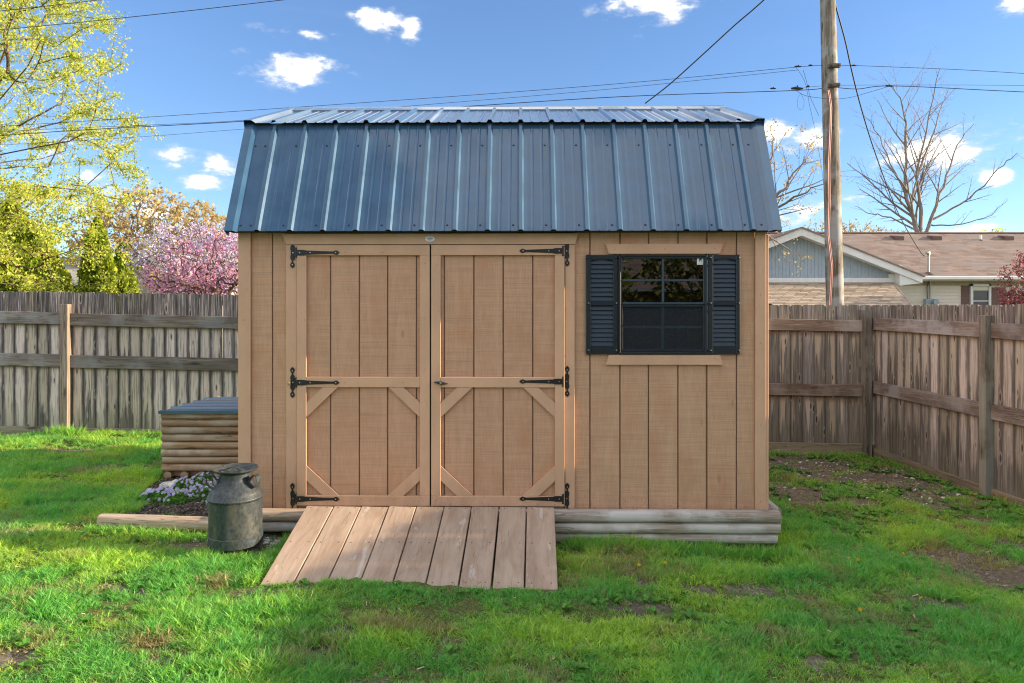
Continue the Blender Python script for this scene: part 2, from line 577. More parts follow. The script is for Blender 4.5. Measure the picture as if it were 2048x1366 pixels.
# shed paint: rough-sawn siding and smooth trim
def paint(name, col, sawn, var=.14, coarse=1.0):
    m, t, out = new_mat(name)
    p = t.objc()
    saw = t.noise(t.sc(p, (2.5, 2.5, 210)), 1.0, 4, .6, .1)
    saw2 = t.noise(t.sc(p, (1.5, 1.5, 46)), 1.0, 3, .6)
    fib = t.noise(t.sc(p, (120, 120, 9)), 1.0, 4, .6)
    mott = t.noise(t.sc(p, (5, 5, 3)), 1.0, 5, .6)
    if sawn:
        f = t.m('ADD', t.m('MULTIPLY', saw, .42), t.m('ADD', t.m('MULTIPLY', saw2, .20), t.m('MULTIPLY', fib, .38)))
        c = t.mix(t.mr(f, .36, .62), tuple(k * (1 - var * 1.6) for k in col) + (1,), tuple(k * (1 + var) for k in col) + (1,))
        c = t.mix(t.mr(mott, .48, .72, 0, .7), c, tuple(k * q for k, q in zip(col, (.92, .80, .70))) + (1,))
        c = t.mix(t.mr(t.noise(t.sc(p, (9, 9, 1.1)), 1.0, 4, .6, .8), .52, .66, 0, .45), c, tuple(k * q for k, q in zip(col, (1.12, 1.16, 1.2))) + (1,))
        kn = t.node('ShaderNodeTexVoronoi', {'Vector': t.sc(p, (5, 5, 2.1)), 'Scale': 1.0})
        c = t.mix(t.mr(kn, .035, .09, .45, 0), c, tuple(k * .55 for k in col) + (1,))
        c = t.mix(t.mr(t.noise(t.sc(p, (1, 1, 300)), 1.0, 2, .5), .62, .7, 0, .45), c, tuple(k * .5 for k in col) + (1,))
        h = t.m('ADD', saw, t.m('MULTIPLY', fib, .4))
        b = t.bump(h, .55, .003)
    else:
        c = t.mix(t.mr(mott, .3, .7), tuple(k * (1 - var) for k in col) + (1,), tuple(k * (1 + var) for k in col) + (1,))
        c = t.mix(t.mr(t.noise(p, 90, 3), .66, .74, 0, .5), c, tuple(k * .55 for k in col) + (1,))
        b = t.bump(t.noise(t.sc(p, (30, 30, 30)), 1.0, 4), .15, .003)
    # a drift of soil splash near the sill and faint run marks, in the place's own height
    wz_ = t.sep(t.pos())[2]
    spl = t.m('MULTIPLY', t.mr(wz_, .2, .45, 1, 0), t.mr(t.noise(t.pos(), 60, 3), .6, .7))
    c = t.mix(t.m('MULTIPLY', spl, .55), c, (.14, .10, .07, 1))
    c = t.mix(t.m('MULTIPLY', t.mr(wz_, .2, .6, .4, 0), t.mr(t.noise(t.sc(t.pos(), (7, 7, 2)), 1.0, 5), .35, .7)), c, (.26, .17, .11, 1))
    principled(t, out, c, .62, b, .35)
    return m
M['siding'] = paint('tan_siding_paint', (.575, .342, .215), True, .09)
M['trim'] = paint('tan_trim_paint', (.63, .385, .25), False, .07)
M['door_board'] = paint('tan_door_paint', (.568, .328, .207), True, .09)
M['groove'] = simple('groove_dark_tan', (.30, .18, .11), .8)

def varied(name, color, rough, amt=.3):
    m, t, out = new_mat(name)
    r = t.rand()
    v = t.mr(r, 0, 1, 1 - amt, 1 + amt, smooth=False)
    n = t.noise(t.objc(), 40, 4)
    c = t.mix(1.0, (*color, 1), t.comb(v, v, v), 'MULTIPLY')
    c = t.mix(t.mr(n, .4, .7, 0, .4), c, tuple(k * .6 for k in color) + (1,))
    principled(t, out, c, rough, t.bump(n, .3, .01), .15)
    return m

def metal_paint(name, col, rough, spots=.10):
    m, t, out = new_mat(name)
    p = t.objc(False)
    n = t.noise(t.sc(p, (6, 6, 6)), 1.0, 4)
    n2 = t.noise(t.sc(p, (1.7, 1.7, 1.7)), 1.0, 3)
    c = t.mix(t.mr(n, .3, .7), tuple(k * .9 for k in col) + (1,), tuple(k * 1.1 for k in col) + (1,))
    c = t.mix(t.mr(t.noise(t.pos(), 55, 4), .62, .8, 0, spots), c, (.35, .36, .36, 1))
    rr = t.mr(n, .3, .7, rough * .85, rough * 1.2)
    principled(t, out, c, rr, t.bump(n2, .05, .02), .5, 0.0, .75)
    return m
M['roof'] = metal_paint('slate_blue_roof_metal', (.036, .108, .205), .34)
M['navy'] = simple('navy_vinyl', (.009, .018, .028), .38, .5, var=.15, scale=20, bump=.05)
M['louver'] = simple('navy_louver_vinyl', (.014, .030, .048), .42, .5, var=.12, scale=14)
M['sash'] = simple('blue_grey_sash', (.035, .065, .092), .45, .5)
M['iron'] = simple('black_iron', (.014, .014, .016), .42, .5, var=.3, scale=40, bump=.1)
M['screw'] = simple('zinc_screw', (.55, .53, .5), .35, .5, .8)
M['screw_dark'] = simple('blue_screw', (.012, .02, .03), .4)
M['white'] = simple('white_paint', (.78, .78, .76), .5, var=.04)
M['sticker_ink'] = simple('sticker_ink', (.03, .05, .06), .5)
M['silver'] = simple('silver_plate', (.70, .72, .74), .3, .5, .3, var=.08)
M['silver_dark'] = simple('grey_plate_print', (.35, .40, .45), .4)
M['dark'] = simple('near_black_board', (.05, .045, .04), .9)
M['interior'] = wood('interior_wood', 'z', (.16, .11, .07), (.2, .15, .1), (.08, .05, .03))
M['brass'] = simple('dull_brass', (.45, .36, .2), .4, .5, .7)

def glass_mat(name, tint=.75):
    m, t, out = new_mat(name)
    fr = t.node('ShaderNodeFresnel', {'IOR': 1.95})
    tr = t.node('ShaderNodeBsdfTransparent', {'Color': (tint, tint, tint * .98, 1)})
    n = t.bump(t.noise(t.pos(), 2.5, 2), .02, .02)
    gl = t.node('ShaderNodeBsdfGlossy', {'Color': (1, 1, 1, 1), 'Roughness': .015, 'Normal': n})
    mx = t.node('ShaderNodeMixShader', {0: fr, 1: tr, 2: gl})
    t.l.new(mx, out.inputs[0])
    return m
M['glass'] = glass_mat('window_glass', .45)
def screen_mat():
    m, t, out = new_mat('insect_screen')
    tr = t.node('ShaderNodeBsdfTransparent', {'Color': (1, 1, 1, 1)})
    di = t.node('ShaderNodeBsdfDiffuse', {'Color': (.05, .06, .07, 1)})
    mx = t.node('ShaderNodeMixShader', {0: .30, 1: tr, 2: di})
    t.l.new(mx, out.inputs[0])
    return m
M['screen'] = screen_mat()

M['picket_l'] = picket_mat('picket_weathered_pale', [(1.35, .62, 1.0), (.84, .80, 1.0)], 'long',
                           (.080, .072, .068), (.27, .235, .23), (.80, .675, .57), (.28, .18, .11))
M['picket_r'] = picket_mat('picket_weathered_drip', [(1.49, .70, .95), (.70, .48, .9)], 'drip',
                           (.185, .165, .150), (.34, .32, .295), (.74, .63, .50), (.28, .18, .12))
M['picket_s'] = picket_mat('picket_weathered_brown', [(1.56, .66, .85), (.80, .36, .45)], 'long',
                           (.120, .106, .098), (.29, .265, .245), (.72, .64, .56), (.26, .19, .145))
M['rail_l'] = wood('rail_wood_grey', 'x', (.29, .25, .215), (.48, .43, .38), (.13, .105, .085), grain=.8, wash=(.33, .32, .32))
M['rail_r'] = wood('rail_wood_brown', 'x', (.34, .255, .185), (.50, .42, .34), (.16, .11, .08), grain=.8, wash=(.40, .36, .33))
M['rail_s'] = wood('rail_wood_rose', 'x', (.32, .265, .235), (.50, .46, .44), (.15, .11, .095), grain=.7, wash=(.40, .39, .40))
M['kick'] = wood('kickboard_wood', 'x', (.33, .29, .215), (.46, .41, .32), (.18, .15, .105))
M['post'] = wood('post_wood_grey', 'z', (.28, .265, .23), (.44, .42, .36), (.13, .115, .095), grain=.9, wash=(.32, .33, .29), tint=.1)
M['post_warm'] = wood('post_wood_warm', 'z', (.38, .32, .26), (.58, .49, .38), (.18, .13, .10), grain=.9, tint=.05)
M['timber'] = wood('weathered_timber', 'x', (.58, .53, .47), (.76, .73, .68), (.25, .195, .15), grain=1.0, wash=(.60, .59, .57), tint=.08)
M['timber_warm'] = wood('bed_log_wood', 'x', (.60, .51, .41), (.74, .66, .56), (.38, .27, .18), grain=.9, tint=.08)
M['log'] = wood('log_siding_wood', 'x', (.54, .41, .27), (.68, .58, .44), (.30, .175, .09), scale=.9, grain=1.0, tint=.2, wash=(.60, .52, .41))
M['log_end'] = simple('cut_log_end', (.36, .25, .15), .8, var=.3, scale=30, bump=.2)
M['sill_wood'] = wood('raw_sill_wood', 'x', (.36, .28, .18), (.46, .38, .27), (.2, .14, .08))

def ramp_mat():
    m, t, out = new_mat('faded_brown_stain')
    p = t.objc()
    fib = t.noise(t.sc(p, (5, 170, 60)), 1.0, 5, .6, .2)
    mott = t.noise(t.sc(p, (2.2, 8, 8)), 1.0, 6, .62, .5)
    r = t.rand()
    c = t.mix(t.mr(mott, .3, .7), (.37, .262, .188, 1), (.52, .395, .30, 1))
    c = t.mix(t.mr(fib, .52, .75, 0, .6), c, (.30, .21, .155, 1))
    c = t.mix(t.mr(fib, .2, .42, .4, 0), c, (.64, .54, .46, 1))
    worn = t.mr(t.noise(t.sc(p, (3.2, 13, 13)), 1.0, 5, .6, .6), .62, .67)
    c = t.mix(t.m('MULTIPLY', worn, .38), c, (.72, .69, .64, 1))
    crack = t.m('FRACT', t.m('MULTIPLY', t.noise(t.sc(p, (.8, 12, 12)), 1.0, 2, .4), 6))
    c = t.mix(t.mr(crack, .0, .05, .5, 0), c, (.16, .10, .08, 1))
    v = t.mr(r, 0, 1, .92, 1.08, smooth=False)
    c = t.mix(1.0, c, t.comb(v, v, v), 'MULTIPLY')
    principled(t, out, c, .7, t.bump(fib, .4, .003), .3)
    return m
M['ramp'] = ramp_mat()

def can_mat():
    m, t, out = new_mat('worn_milk_can_steel')
    p = t.objc(False)
    a = t.noise(t.sc(p, (7, 7, 4)), 1.0, 6, .62, .5)
    b = t.noise(t.sc(p, (60, 60, 40)), 1.0, 5, .65)
    s = t.noise(t.sc(p, (22, 22, 9)), 1.0, 6, .7)
    c = t.mix(t.mr(b, .3, .7), (.018, .026, .032, 1), (.055, .068, .075, 1))
    c = t.mix(t.mr(a, .50, .66, 0, .3), c, (.20, .18, .135, 1))
    c = t.mix(t.mr(s, .62, .76, 0, .6), c, (.30, .22, .12, 1))
    c = t.mix(t.mr(t.noise(p, 11, 5, .6, .5), .62, .72, 0, .6), c, (.07, .12, .18, 1))
    c = t.mix(t.mr(t.noise(p, 190, 3), .66, .74, 0, .45), c, (.38, .34, .25, 1))
    rr = t.mr(s, .35, .7, .32, .65)
    principled(t, out, c, rr, t.bump(t.m('ADD', b, t.m('MULTIPLY', s, .6)), .3, .004), .5, .15)
    return m
M['can'] = can_mat()

def ground_mat():
    m, t, out = new_mat('lawn_soil')
    p = t.pos()
    d = t.node('ShaderNodeAttribute', out=2, attribute_name='bare')
    n = t.noise(p, 9, 8, .65)
    n2 = t.noise(p, 60, 6, .7)
    soil = t.mix(t.mr(n2, .3, .7), (.09, .076, .055, 1), (.23, .20, .15, 1))
    soil = t.mix(t.mr(n, .5, .7, 0, .6), soil, (.34, .30, .23, 1))
    thatch = t.mix(t.mr(n2, .3, .7), (.06, .09, .02, 1), (.20, .20, .08, 1))
    c = t.mix(t.mr(t.m('ADD', d, t.m('MULTIPLY', t.m('SUBTRACT', n, .5), .8)), .3, .6), thatch, soil)
    principled(t, out, c, .95, t.bump(t.m('ADD', n2, t.m('MULTIPLY', n, 1.5)), .8, .02), .1)
    return m
M['ground'] = ground_mat()

def grass_mat():
    m, t, out = new_mat('grass_blade')
    tint = t.node('ShaderNodeAttribute', out=2, attribute_name='tint', attribute_type='INSTANCER')
    dry = t.node('ShaderNodeAttribute', out=2, attribute_name='dry', attribute_type='INSTANCER')
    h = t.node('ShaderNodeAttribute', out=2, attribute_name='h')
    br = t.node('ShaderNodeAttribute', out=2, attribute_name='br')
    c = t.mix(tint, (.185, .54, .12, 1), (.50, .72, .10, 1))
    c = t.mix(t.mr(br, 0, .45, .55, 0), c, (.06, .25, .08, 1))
    c = t.mix(t.mr(h, 0, .6, .4, 0), c, (.06, .16, .04, 1))  # blade bases darkened in colour, for shade low in the turf
    c = t.mix(t.mr(br, .6, 1, 0, .45), c, (.38, .50, .08, 1))
    c = t.mix(t.mr(t.m('ADD', dry, t.m('MULTIPLY', br, .5)), .5, 1.3, 0, 1), c, (.40, .33, .18, 1))
    nd = principled(t, out, c, .45, None, .35)
    tr = t.node('ShaderNodeBsdfTranslucent', {'Color': t.mix(1.0, c, (1.3, 1.3, .7, 1), 'MULTIPLY')})
    mx = t.node('ShaderNodeMixShader', {0: .40, 1: nd.outputs[0], 2: tr})
    t.l.new(mx, out.inputs[0])
    return m
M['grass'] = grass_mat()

def leaf_mat(name, cols, trans=.45, rough=.5):
    """cols: list of colours picked by the 'br' face-corner value"""
    m, t, out = new_mat(name)
    br = t.node('ShaderNodeAttribute', out=2, attribute_name='br')
    c = (*cols[0], 1)
    n = len(cols) - 1
    for i in range(1, n + 1):
        c = t.mix(t.mr(br, (i - 1) / n, i / n, 0, 1, smooth=False), c, (*cols[i], 1))
    nd = principled(t, out, c, rough, None, .3)
    tr = t.node('ShaderNodeBsdfTranslucent', {'Color': c})
    mx = t.node('ShaderNodeMixShader', {0: trans, 1: nd.outputs[0], 2: tr})
    t.l.new(mx, out.inputs[0])
    return m
M['leaf_spring'] = leaf_mat('spring_maple_leaf', [(.26, .36, .04), (.46, .56, .07), (.66, .68, .10), (.68, .58, .26)], .5)
M['leaf_cedar'] = leaf_mat('arborvitae_spray', [(.07, .13, .015), (.24, .32, .02), (.46, .50, .04)], .3)
M['leaf_pink'] = leaf_mat('redbud_blossom', [(.60, .20, .40), (.80, .42, .62), (.90, .62, .76)], .45)
M['leaf_lilac'] = leaf_mat('lilac_blossom', [(.54, .42, .70), (.72, .62, .88), (.86, .80, .96)], .45)
M['leaf_tan'] = leaf_mat('budding_tan_leaf', [(.36, .25, .10), (.55, .42, .18), (.62, .55, .28)], .45)
M['leaf_red'] = leaf_mat('plum_leaf', [(.16, .03, .04), (.34, .07, .08), (.50, .16, .14)], .4)
M['leaf_green'] = leaf_mat('plain_green_leaf', [(.08, .11, .03), (.18, .22, .05), (.30, .32, .10)], .4)
M['leaf_weed'] = leaf_mat('weed_leaf', [(.07, .22, .035), (.12, .33, .04), (.20, .38, .07)], .3)
M['petal_blue'] = leaf_mat('phlox_petal', [(.50, .46, .80), (.66, .60, .90), (.80, .78, .95)], .35)
M['petal_yellow'] = leaf_mat('dandelion_petal', [(.80, .50, .02), (.9, .65, .03)], .3)
M['bark_brown'] = wood('bark_brown', 'z', (.17, .115, .085), (.26, .19, .14), (.08, .05, .035), knots=False, scale=.5)
M['bark_grey'] = wood('bark_grey', 'z', (.30, .255, .22), (.42, .37, .33), (.16, .13, .11), knots=False, scale=.5)
M['pole'] = wood('utility_pole_wood', 'z', (.31, .275, .225), (.50, .455, .385), (.10, .082, .062), scale=.7, grain=.9, tint=.0, bump=.6, wash=(.40, .41, .42))
M['wire'] = simple('black_cable', (.02, .02, .025), .5)
M['red_cable'] = simple('faded_red_cable', (.33, .13, .12), .5)
M['stone'] = simple('pale_stone', (.60, .58, .53), .85, var=.35, scale=20, bump=.3)
M['mulch'] = simple('dark_mulch_chip', (.085, .070, .060), .9, var=.5, scale=30, bump=.3)
M['mulch_pale'] = simple('pale_mulch_chip', (.26, .22, .18), .9, var=.5, scale=30, bump=.3)
M['dry_straw'] = simple('dry_straw', (.62, .52, .33), .8, var=.3, scale=40)
M['dead_leaf'] = simple('dead_leaf', (.42, .28, .17), .8, var=.3, scale=60)

# ------------------------------------------------------------------ ground
BARE = [(1285, 1212, 80, 16), (1400, 1185, 40, 12), (1500, 1178, 50, 14), (2035, 1160, 80, 24), (1935, 1115, 70, 16), (1900, 1215, 50, 12),
        (215, 935, 80, 10), (130, 905, 60, 8), (230, 1155, 40, 8), (240, 1185, 40, 8), (60, 1255, 40, 12), (20, 1325, 50, 18), (680, 1265, 60, 16), (640, 1300, 50, 12),
        (300, 1045, 150, 10), (480, 1080, 110, 16), (1270, 1078, 170, 8), (1150, 1110, 25, 12), (700, 1325, 40, 10), (1290, 1170, 30, 8), (370, 1085, 70, 8),
        (1640, 935, 110, 26), (1760, 960, 130, 26), (1600, 985, 70, 20), (1850, 1000, 60, 14), (2040, 1090, 40, 16), (1960, 1040, 30, 8),
        (225, 1180, 40, 7), (590, 1180, 60, 6), (380, 1366, 60, 10), (1200, 1300, 40, 6), (1720, 1010, 70, 12)]
_bw = []
for (px, py, rx, ry) in BARE:
    gx, gy = ground_px(px, py)
    gx2, _ = ground_px(px + rx, py)
    _, gy2 = ground_px(px, py - ry)
    _bw.append((gx, gy, abs(gx2 - gx), abs(gy2 - gy)))
def bare(x, y):
    b = np.zeros_like(x)
    for (gx, gy, rx, ry) in _bw:
        b = np.maximum(b, np.exp(-(((x - gx) / rx) ** 2 + ((y - gy) / ry) ** 2) * .9))
    n = fbm(x * 3.1 + 9, y * 3.1 + 4, 4)
    b = b + np.clip((n - .60) * 3.5, 0, .5)
    return b

gx_, gy_ = np.meshgrid(np.linspace(-8, 7, 301), np.linspace(.6, 9.3, 181), indexing='ij')
gv = np.stack([gx_, gy_, ground(gx_, gy_) + (fbm(gx_ * 9, gy_ * 9, 3) - .5) * .03], -1).reshape(-1, 3)
ii = np.arange(300 * 180)
i_, j_ = ii // 180, ii % 180
q = np.stack([i_ * 181 + j_, (i_ + 1) * 181 + j_, (i_ + 1) * 181 + j_ + 1, i_ * 181 + j_ + 1], -1)
me = np_mesh('lawn_ground', gv, q, M['ground'], smooth=True)
me.attributes.new('bare', 'FLOAT', 'POINT').data.foreach_set('value', bare(gv[:, 0], gv[:, 1]).astype(np.float32))
tag(link('ground', me), kind='structure')
# the land beyond, as far as the horizon
xs = np.array([-900, -300, -100, -40, -20, -8, 7, 20, 40, 100, 300, 900.])
ys = np.array([-900, -300, -100, -40, -10, .6, 9.3, 20, 40, 100, 300, 900.])
X, Y = np.meshgrid(xs, ys, indexing='ij')
far = np.stack([X, Y, np.full_like(X, -.25)], -1).reshape(-1, 3)
fq = [(i * 12 + j, (i + 1) * 12 + j, (i + 1) * 12 + j + 1, i * 12 + j + 1) for i in range(11) for j in range(11) if not (i == 5 and j == 5)]
m_far = simple('far_lawn', (.12, .14, .06), .95, .1, var=.35, scale=1.5)
tag(link('terrain', np_mesh('terrain', far, np.array(fq), m_far)), kind='structure')

# ------------------------------------------------------------------ the shed
SA = math.atan(9.25e-6 * FPX)            # the front wall's right end is a little nearer
_r0 = Vector((-545 / FPX * 4.875, 4.875, 0))
SW = 3.659                                # 12 ft
SDEPTH = 2.44
Z0, Z1 = .213, 2.16
shed = thing('garden_shed', 'tan wooden garden shed with double doors and slate blue metal gambrel roof', 'shed', _r0, -SA)
_cs, _sn = math.cos(-SA), math.sin(-SA)
def FP(px, py, ly=0.0):
    """pixel -> (x along wall, z) on the plane ly in front of/behind the wall"""
    dx, dz = (px - 1024) / FPX, -(py - HORIZ) / FPX
    # plane: (p - r0) . n = ly, n = (-sn, cs) in world
    nx, ny = -_sn, _cs
    t = (ly + _r0.x * nx + _r0.y * ny) / (dx * nx + ny)
    wx_, wy_ = dx * t, t
    lx = (wx_ - _r0.x) * _cs + (wy_ - _r0.y) * _sn
    return lx, CAMZ + dz * t
def FX(px, ly=0.0):
    return FP(px, 600, ly)[0]
def FZ(py, px=1000, ly=0.0):
    return FP(px, py, ly)[1]

GR = .0045        # half groove
def siding_board(x0, x1, z0, z1, ly=0.0, name='siding_board', mat='siding', parent=None, gl=True, gr=True):
    a, b = x0 + (GR if gl else 0), x1 - (GR if gr else 0)
    mb = MB().cbox((a, ly, z0), (b, ly + .011, z1), .0015)
    return part(name, mb, M[mat], parent or shed)

def corner(px):
    return FX(px)
# backing shell: grooves show it
wall = MB()
dx0, dx1 = FX(597), FX(1128)
wxa, wxb, wza, wzb = FX(1240), FX(1412), FZ(702, 1330), FZ(512, 1330)
y0, y1 = .012, .04
wall.box((0, y0, Z0), (dx0, y1, Z1)).box((dx0, y0, FZ(489)), (dx1, y1, Z1)).box((dx1, y0, Z0), (wxa, y1, Z1))
wall.box((wxa, y0, Z0), (wxb, y1, wza)).box((wxa, y0, wzb), (wxb, y1, Z1)).box((wxb, y0, Z0), (SW, y1, Z1))
part('wall_sheathing', wall, M['groove'], shed)
# gable ends and back wall (grooved)
BRK_Y, BRK_Z, RID_Y, RID_Z = .255, 2.957, SDEPTH / 2, 3.325
def gable(xa, xb, name):
    prof = [(.04, Z0), (SDEPTH - .04, Z0), (SDEPTH - .04, Z1), (SDEPTH - BRK_Y - .02, BRK_Z - .04), (SDEPTH / 2, RID_Z - .05), (BRK_Y + .02, BRK_Z - .04), (.04, Z1)]
    mb = MB().plate(prof, xa, xb, 0, 'yz')
    for k in range(12):
        y = .03 + k * .2032
        if y < SDEPTH:
            mb.box((xa - .004 if xa < 1 else xb - .001, y - .006, Z0), (xa + .001 if xa < 1 else xb + .004, y + .006, Z1), 1)
    part(name, mb, [M['siding'], M['groove']], shed)
gable(.002, .03, 'gable_wall')
gable(SW - .03, SW - .002, 'gable_wall')
part('back_wall', MB().box((0, SDEPTH - .04, Z0), (SW, SDEPTH, Z1)), M['siding'], shed)
part('floor_deck', MB().box((.02, .05, Z0 - .03), (SW - .02, SDEPTH - .05, Z0 + .02)), M['interior'], shed)
part('inner_lining', MB().box((.1, SDEPTH - .1, Z0 + .03), (SW - .1, SDEPTH - .05, Z1)), M['interior'], shed)
# boards on the front
gz0 = Z0 - .002
for a, b in ((503, 545), (545, 574)):
    siding_board(FX(a), FX(b), gz0, Z1 - .003, gl=a != 503, gr=b != 574)
siding_board(FX(1149), FX(1180), gz0, Z1 - .003, gl=False)
siding_board(FX(1180), FX(1240), gz0, Z1 - .003)
for a, b in ((1240, 1297), (1297, 1356), (1356, 1413)):
    siding_board(FX(a), FX(b), gz0, FZ(704, 1330))
    siding_board(FX(a), FX(b), FZ(511, 1330), Z1 - .003)
siding_board(FX(1414), FX(1473), gz0, Z1 - .003)
siding_board(FX(1473), FX(1509), gz0, Z1 - .003, gr=False)
# corner trims
def trim_box(name, x0, x1, z0, z1, f=-.020, b=.0, mat='trim', parent=None, c=.002):
    return part(name, MB().cbox((x0, f, z0), (x1, b, z1), c), M[mat], parent or shed)
trim_box('corner_trim', -.002, FX(503), gz0, Z1 - .004)
trim_box('corner_trim', FX(1509), SW - .016, gz0, Z1 - .004)
part('side_trim', MB().cbox((SW - .0145, -.016, gz0), (SW + .004, .075, Z1 - .03), .002), M['trim'], shed)
# door casing, header
trim_box('door_casing', FX(574), FX(595.5), gz0, FZ(489.5) - .001)
trim_box('door_casing', FX(1130), FX(1149), gz0, FZ(489.5) - .001)
hz0, hz1 = FZ(489), Z1 - .02
part('door_header', MB().plate([(FX(575), hz0), (FX(1149), hz0), (FX(1156), hz1), (FX(566), hz1)], -.026, 0), M['trim'], shed)
ov = [(math.cos(k / 24 * 2 * math.pi) * .034, math.sin(k / 24 * 2 * math.pi) * .018) for k in range(24)]
px0, pz0 = FP(860, 478, -.026)
pl = part('maker_plate', MB().plate([(px0 + a, pz0 + b) for a, b in ov], -.029, -.0262), M['silver'], shed)
pl_ = MB().plate([(a * .62, .003 + b * .45) for a, b in ov], -.0032, -.0015)
pl_.plate([(-.010, -.0125), (.010, -.0125), (.010, -.0105), (-.010, -.0105)], -.0032, -.0015)
link('plate_print', pl_.mesh('plate_print', M['silver_dark']), pl)
# raw threshold under the doors
part('threshold', MB().cbox((dx0, -.012, Z0 - .01), (dx1, .035, FZ(1011.5)), .003), M['sill_wood'], shed)

# doors ---------------------------------------------------------
def build_door(xl, xr, grooves, hinge_left, zt, zb):
    """xl..xr in pixels"""
    a, b = FX(xl), FX(xr)
    d = part('door', MB().box((a + .004, -.001, zb), (b - .004, .018, zt - .002)), M['groove'], shed)
    o = Vector(d.location)
    def sub(name, mb, mat, smooth=None):
        c = part(name, mb, M[mat], d, smooth)
        c.location = Vector(c.location) - o
        return c
    ed = [a + .02] + [FX(g) for g in grooves] + [b - .02]
    for i in range(len(ed) - 1):
        sub('door_board', MB().cbox((ed[i] + (GR if i else 0), -.012, zb + .01), (ed[i + 1] - (GR if i < len(ed) - 2 else 0), -.002, zt - .01), .0015), 'door_board')
    f, bk = -.034, -.0125
    s1, s2 = (596.5, 615.5), (841, 860.5)
    off = 0 if hinge_left else 267.6
    if not hinge_left:
        s1, s2 = (863.5, 882.5), (1109.5, 1128.5)
    t1, t2 = FZ(511), FZ(990)
    q = .0008
    sub('stile', MB().cbox((FX(s1[0]), f, t2 + q), (FX(s1[1]), bk, t1 - q), .002), 'trim')
    sub('stile', MB().cbox((FX(s2[0]), f, t2 + q), (FX(s2[1]), bk, t1 - q), .002), 'trim')
    sub('rail', MB().cbox((FX(s1[0]), f, t1), (FX(s2[1]), bk, zt), .002), 'trim')
    sub('rail', MB().cbox((FX(s1[0]), f, zb), (FX(s2[1]), bk, t2), .002), 'trim')
    m1, m2 = FZ(753.5), FZ(774)
    sub('rail', MB().cbox((FX(s1[1]) + q, f, m2), (FX(s2[0]) - q, bk, m1), .002), 'trim')
    xa, xb = FX(s1[1]) + q, FX(s2[0]) - q
    w, h1, h2 = .215, .105, .205
    fb = f + .002
    u1, l1 = m2 - q, t2 + q
    for (sx, sz, xx, zz) in ((1, -1, xa, u1), (-1, -1, xb, u1), (1, 1, xa, l1), (-1, 1, xb, l1)):
        poly = [(xx, zz + sz * h1), (xx, zz + sz * h2), (xx + sx * (w + (.008 if sz > 0 else 0)), zz), (xx + sx * .112, zz)]
        sub('brace', MB().plate(poly, fb, bk), 'trim')
    # strap hinges
    for py in ((506, 764, 995) if hinge_left else (502.5, 762, 995)):
        hinge(d, o, py, hinge_left)
    return d, o, sub

PLATE = [(0, 31), (3.4, 28), (4.8, 24.5), (3.4, 21), (1.5, 18.5), (1.8, 15.5), (4.6, 13), (4.2, 8.5), (7.2, 8.2), (7.2, -8.2), (4.2, -8.5), (4.8, -13), (1.8, -15.5),
         (1.5, -18.5), (3.4, -21), (4.8, -24.5), (3.4, -28), (0, -31), (-3.4, -28), (-4.8, -24.5), (-3.4, -21), (-1.5, -18.5), (-1.6, -15.5), (-3.9, -12.5), (-4.2, -8),
         (-3.2, -4), (-3.2, 4), (-4.2, 8), (-3.9, 12.5), (-1.6, 15.5), (-1.5, 18.5), (-3.4, 21), (-4.8, 24.5), (-3.4, 28)]
STRAP = [(8.5, -5.5), (23, -5.6), (29, -4.2), (60, -3.0), (82, -2.2), (85, -3.0), (88.5, -4.6), (92, -3.2), (95.5, 0), (92, 3.2), (88.5, 4.6), (85, 3.0), (82, 2.2), (60, 3.0), (29, 4.2), (23, 5.6), (8.5, 5.5)]
def hinge(d, o, py, left):
    s = 1 if left else -1
    cx = FX(587 if left else 1134)
    cz = FZ(py, 587 if left else 1134)
    k = 1 / 289.0
    mb = MB()
    mb.plate([(s * x * k, z * k) for x, z in PLATE], -.0245, -.0205)
    mb.plate([(s * x * k, z * k) for x, z in STRAP], -.0385, -.0345)
    mb.tube([(s * 8.6 * k, -.033, -9 * k), (s * 8.6 * k, -.033, 9 * k)], .0065, 10)
    mb.tube([(s * 8.6 * k, -.033, -10 * k), (s * 8.6 * k, -.033, -9.2 * k)], .008, 10)
    mb.tube([(s * 8.6 * k, -.033, 9.2 * k), (s * 8.6 * k, -.033, 10 * k)], .008, 10)
    b2 = len(mb.f)
    for (x, z, y) in ((0, 23, -.0245), (1, 0, -.0245), (0, -24, -.0245), (16, 0, -.0385), (37, 0, -.0385), (88, 0, -.0385)):
        mb.tube([(s * x * k, y + .001, z * k), (s * x * k, y - .0025, z * k)], .0042, 8, 1)
    me = mb.mesh('hinge', [M['iron'], M['screw']], 40)
    h = link('hinge', me, d, Vector((cx, 0, cz)) - o)
    return h

dz1, dz0 = FZ(490.5), FZ(1010)
dl, dlo, dsub = build_door(596, 861, (662, 719.5, 776, 833.5), True, dz1, dz0)
dr, dro, dsubr = build_door(863, 1129, (889, 948, 1006.5, 1065.5), False, dz1, dz0)
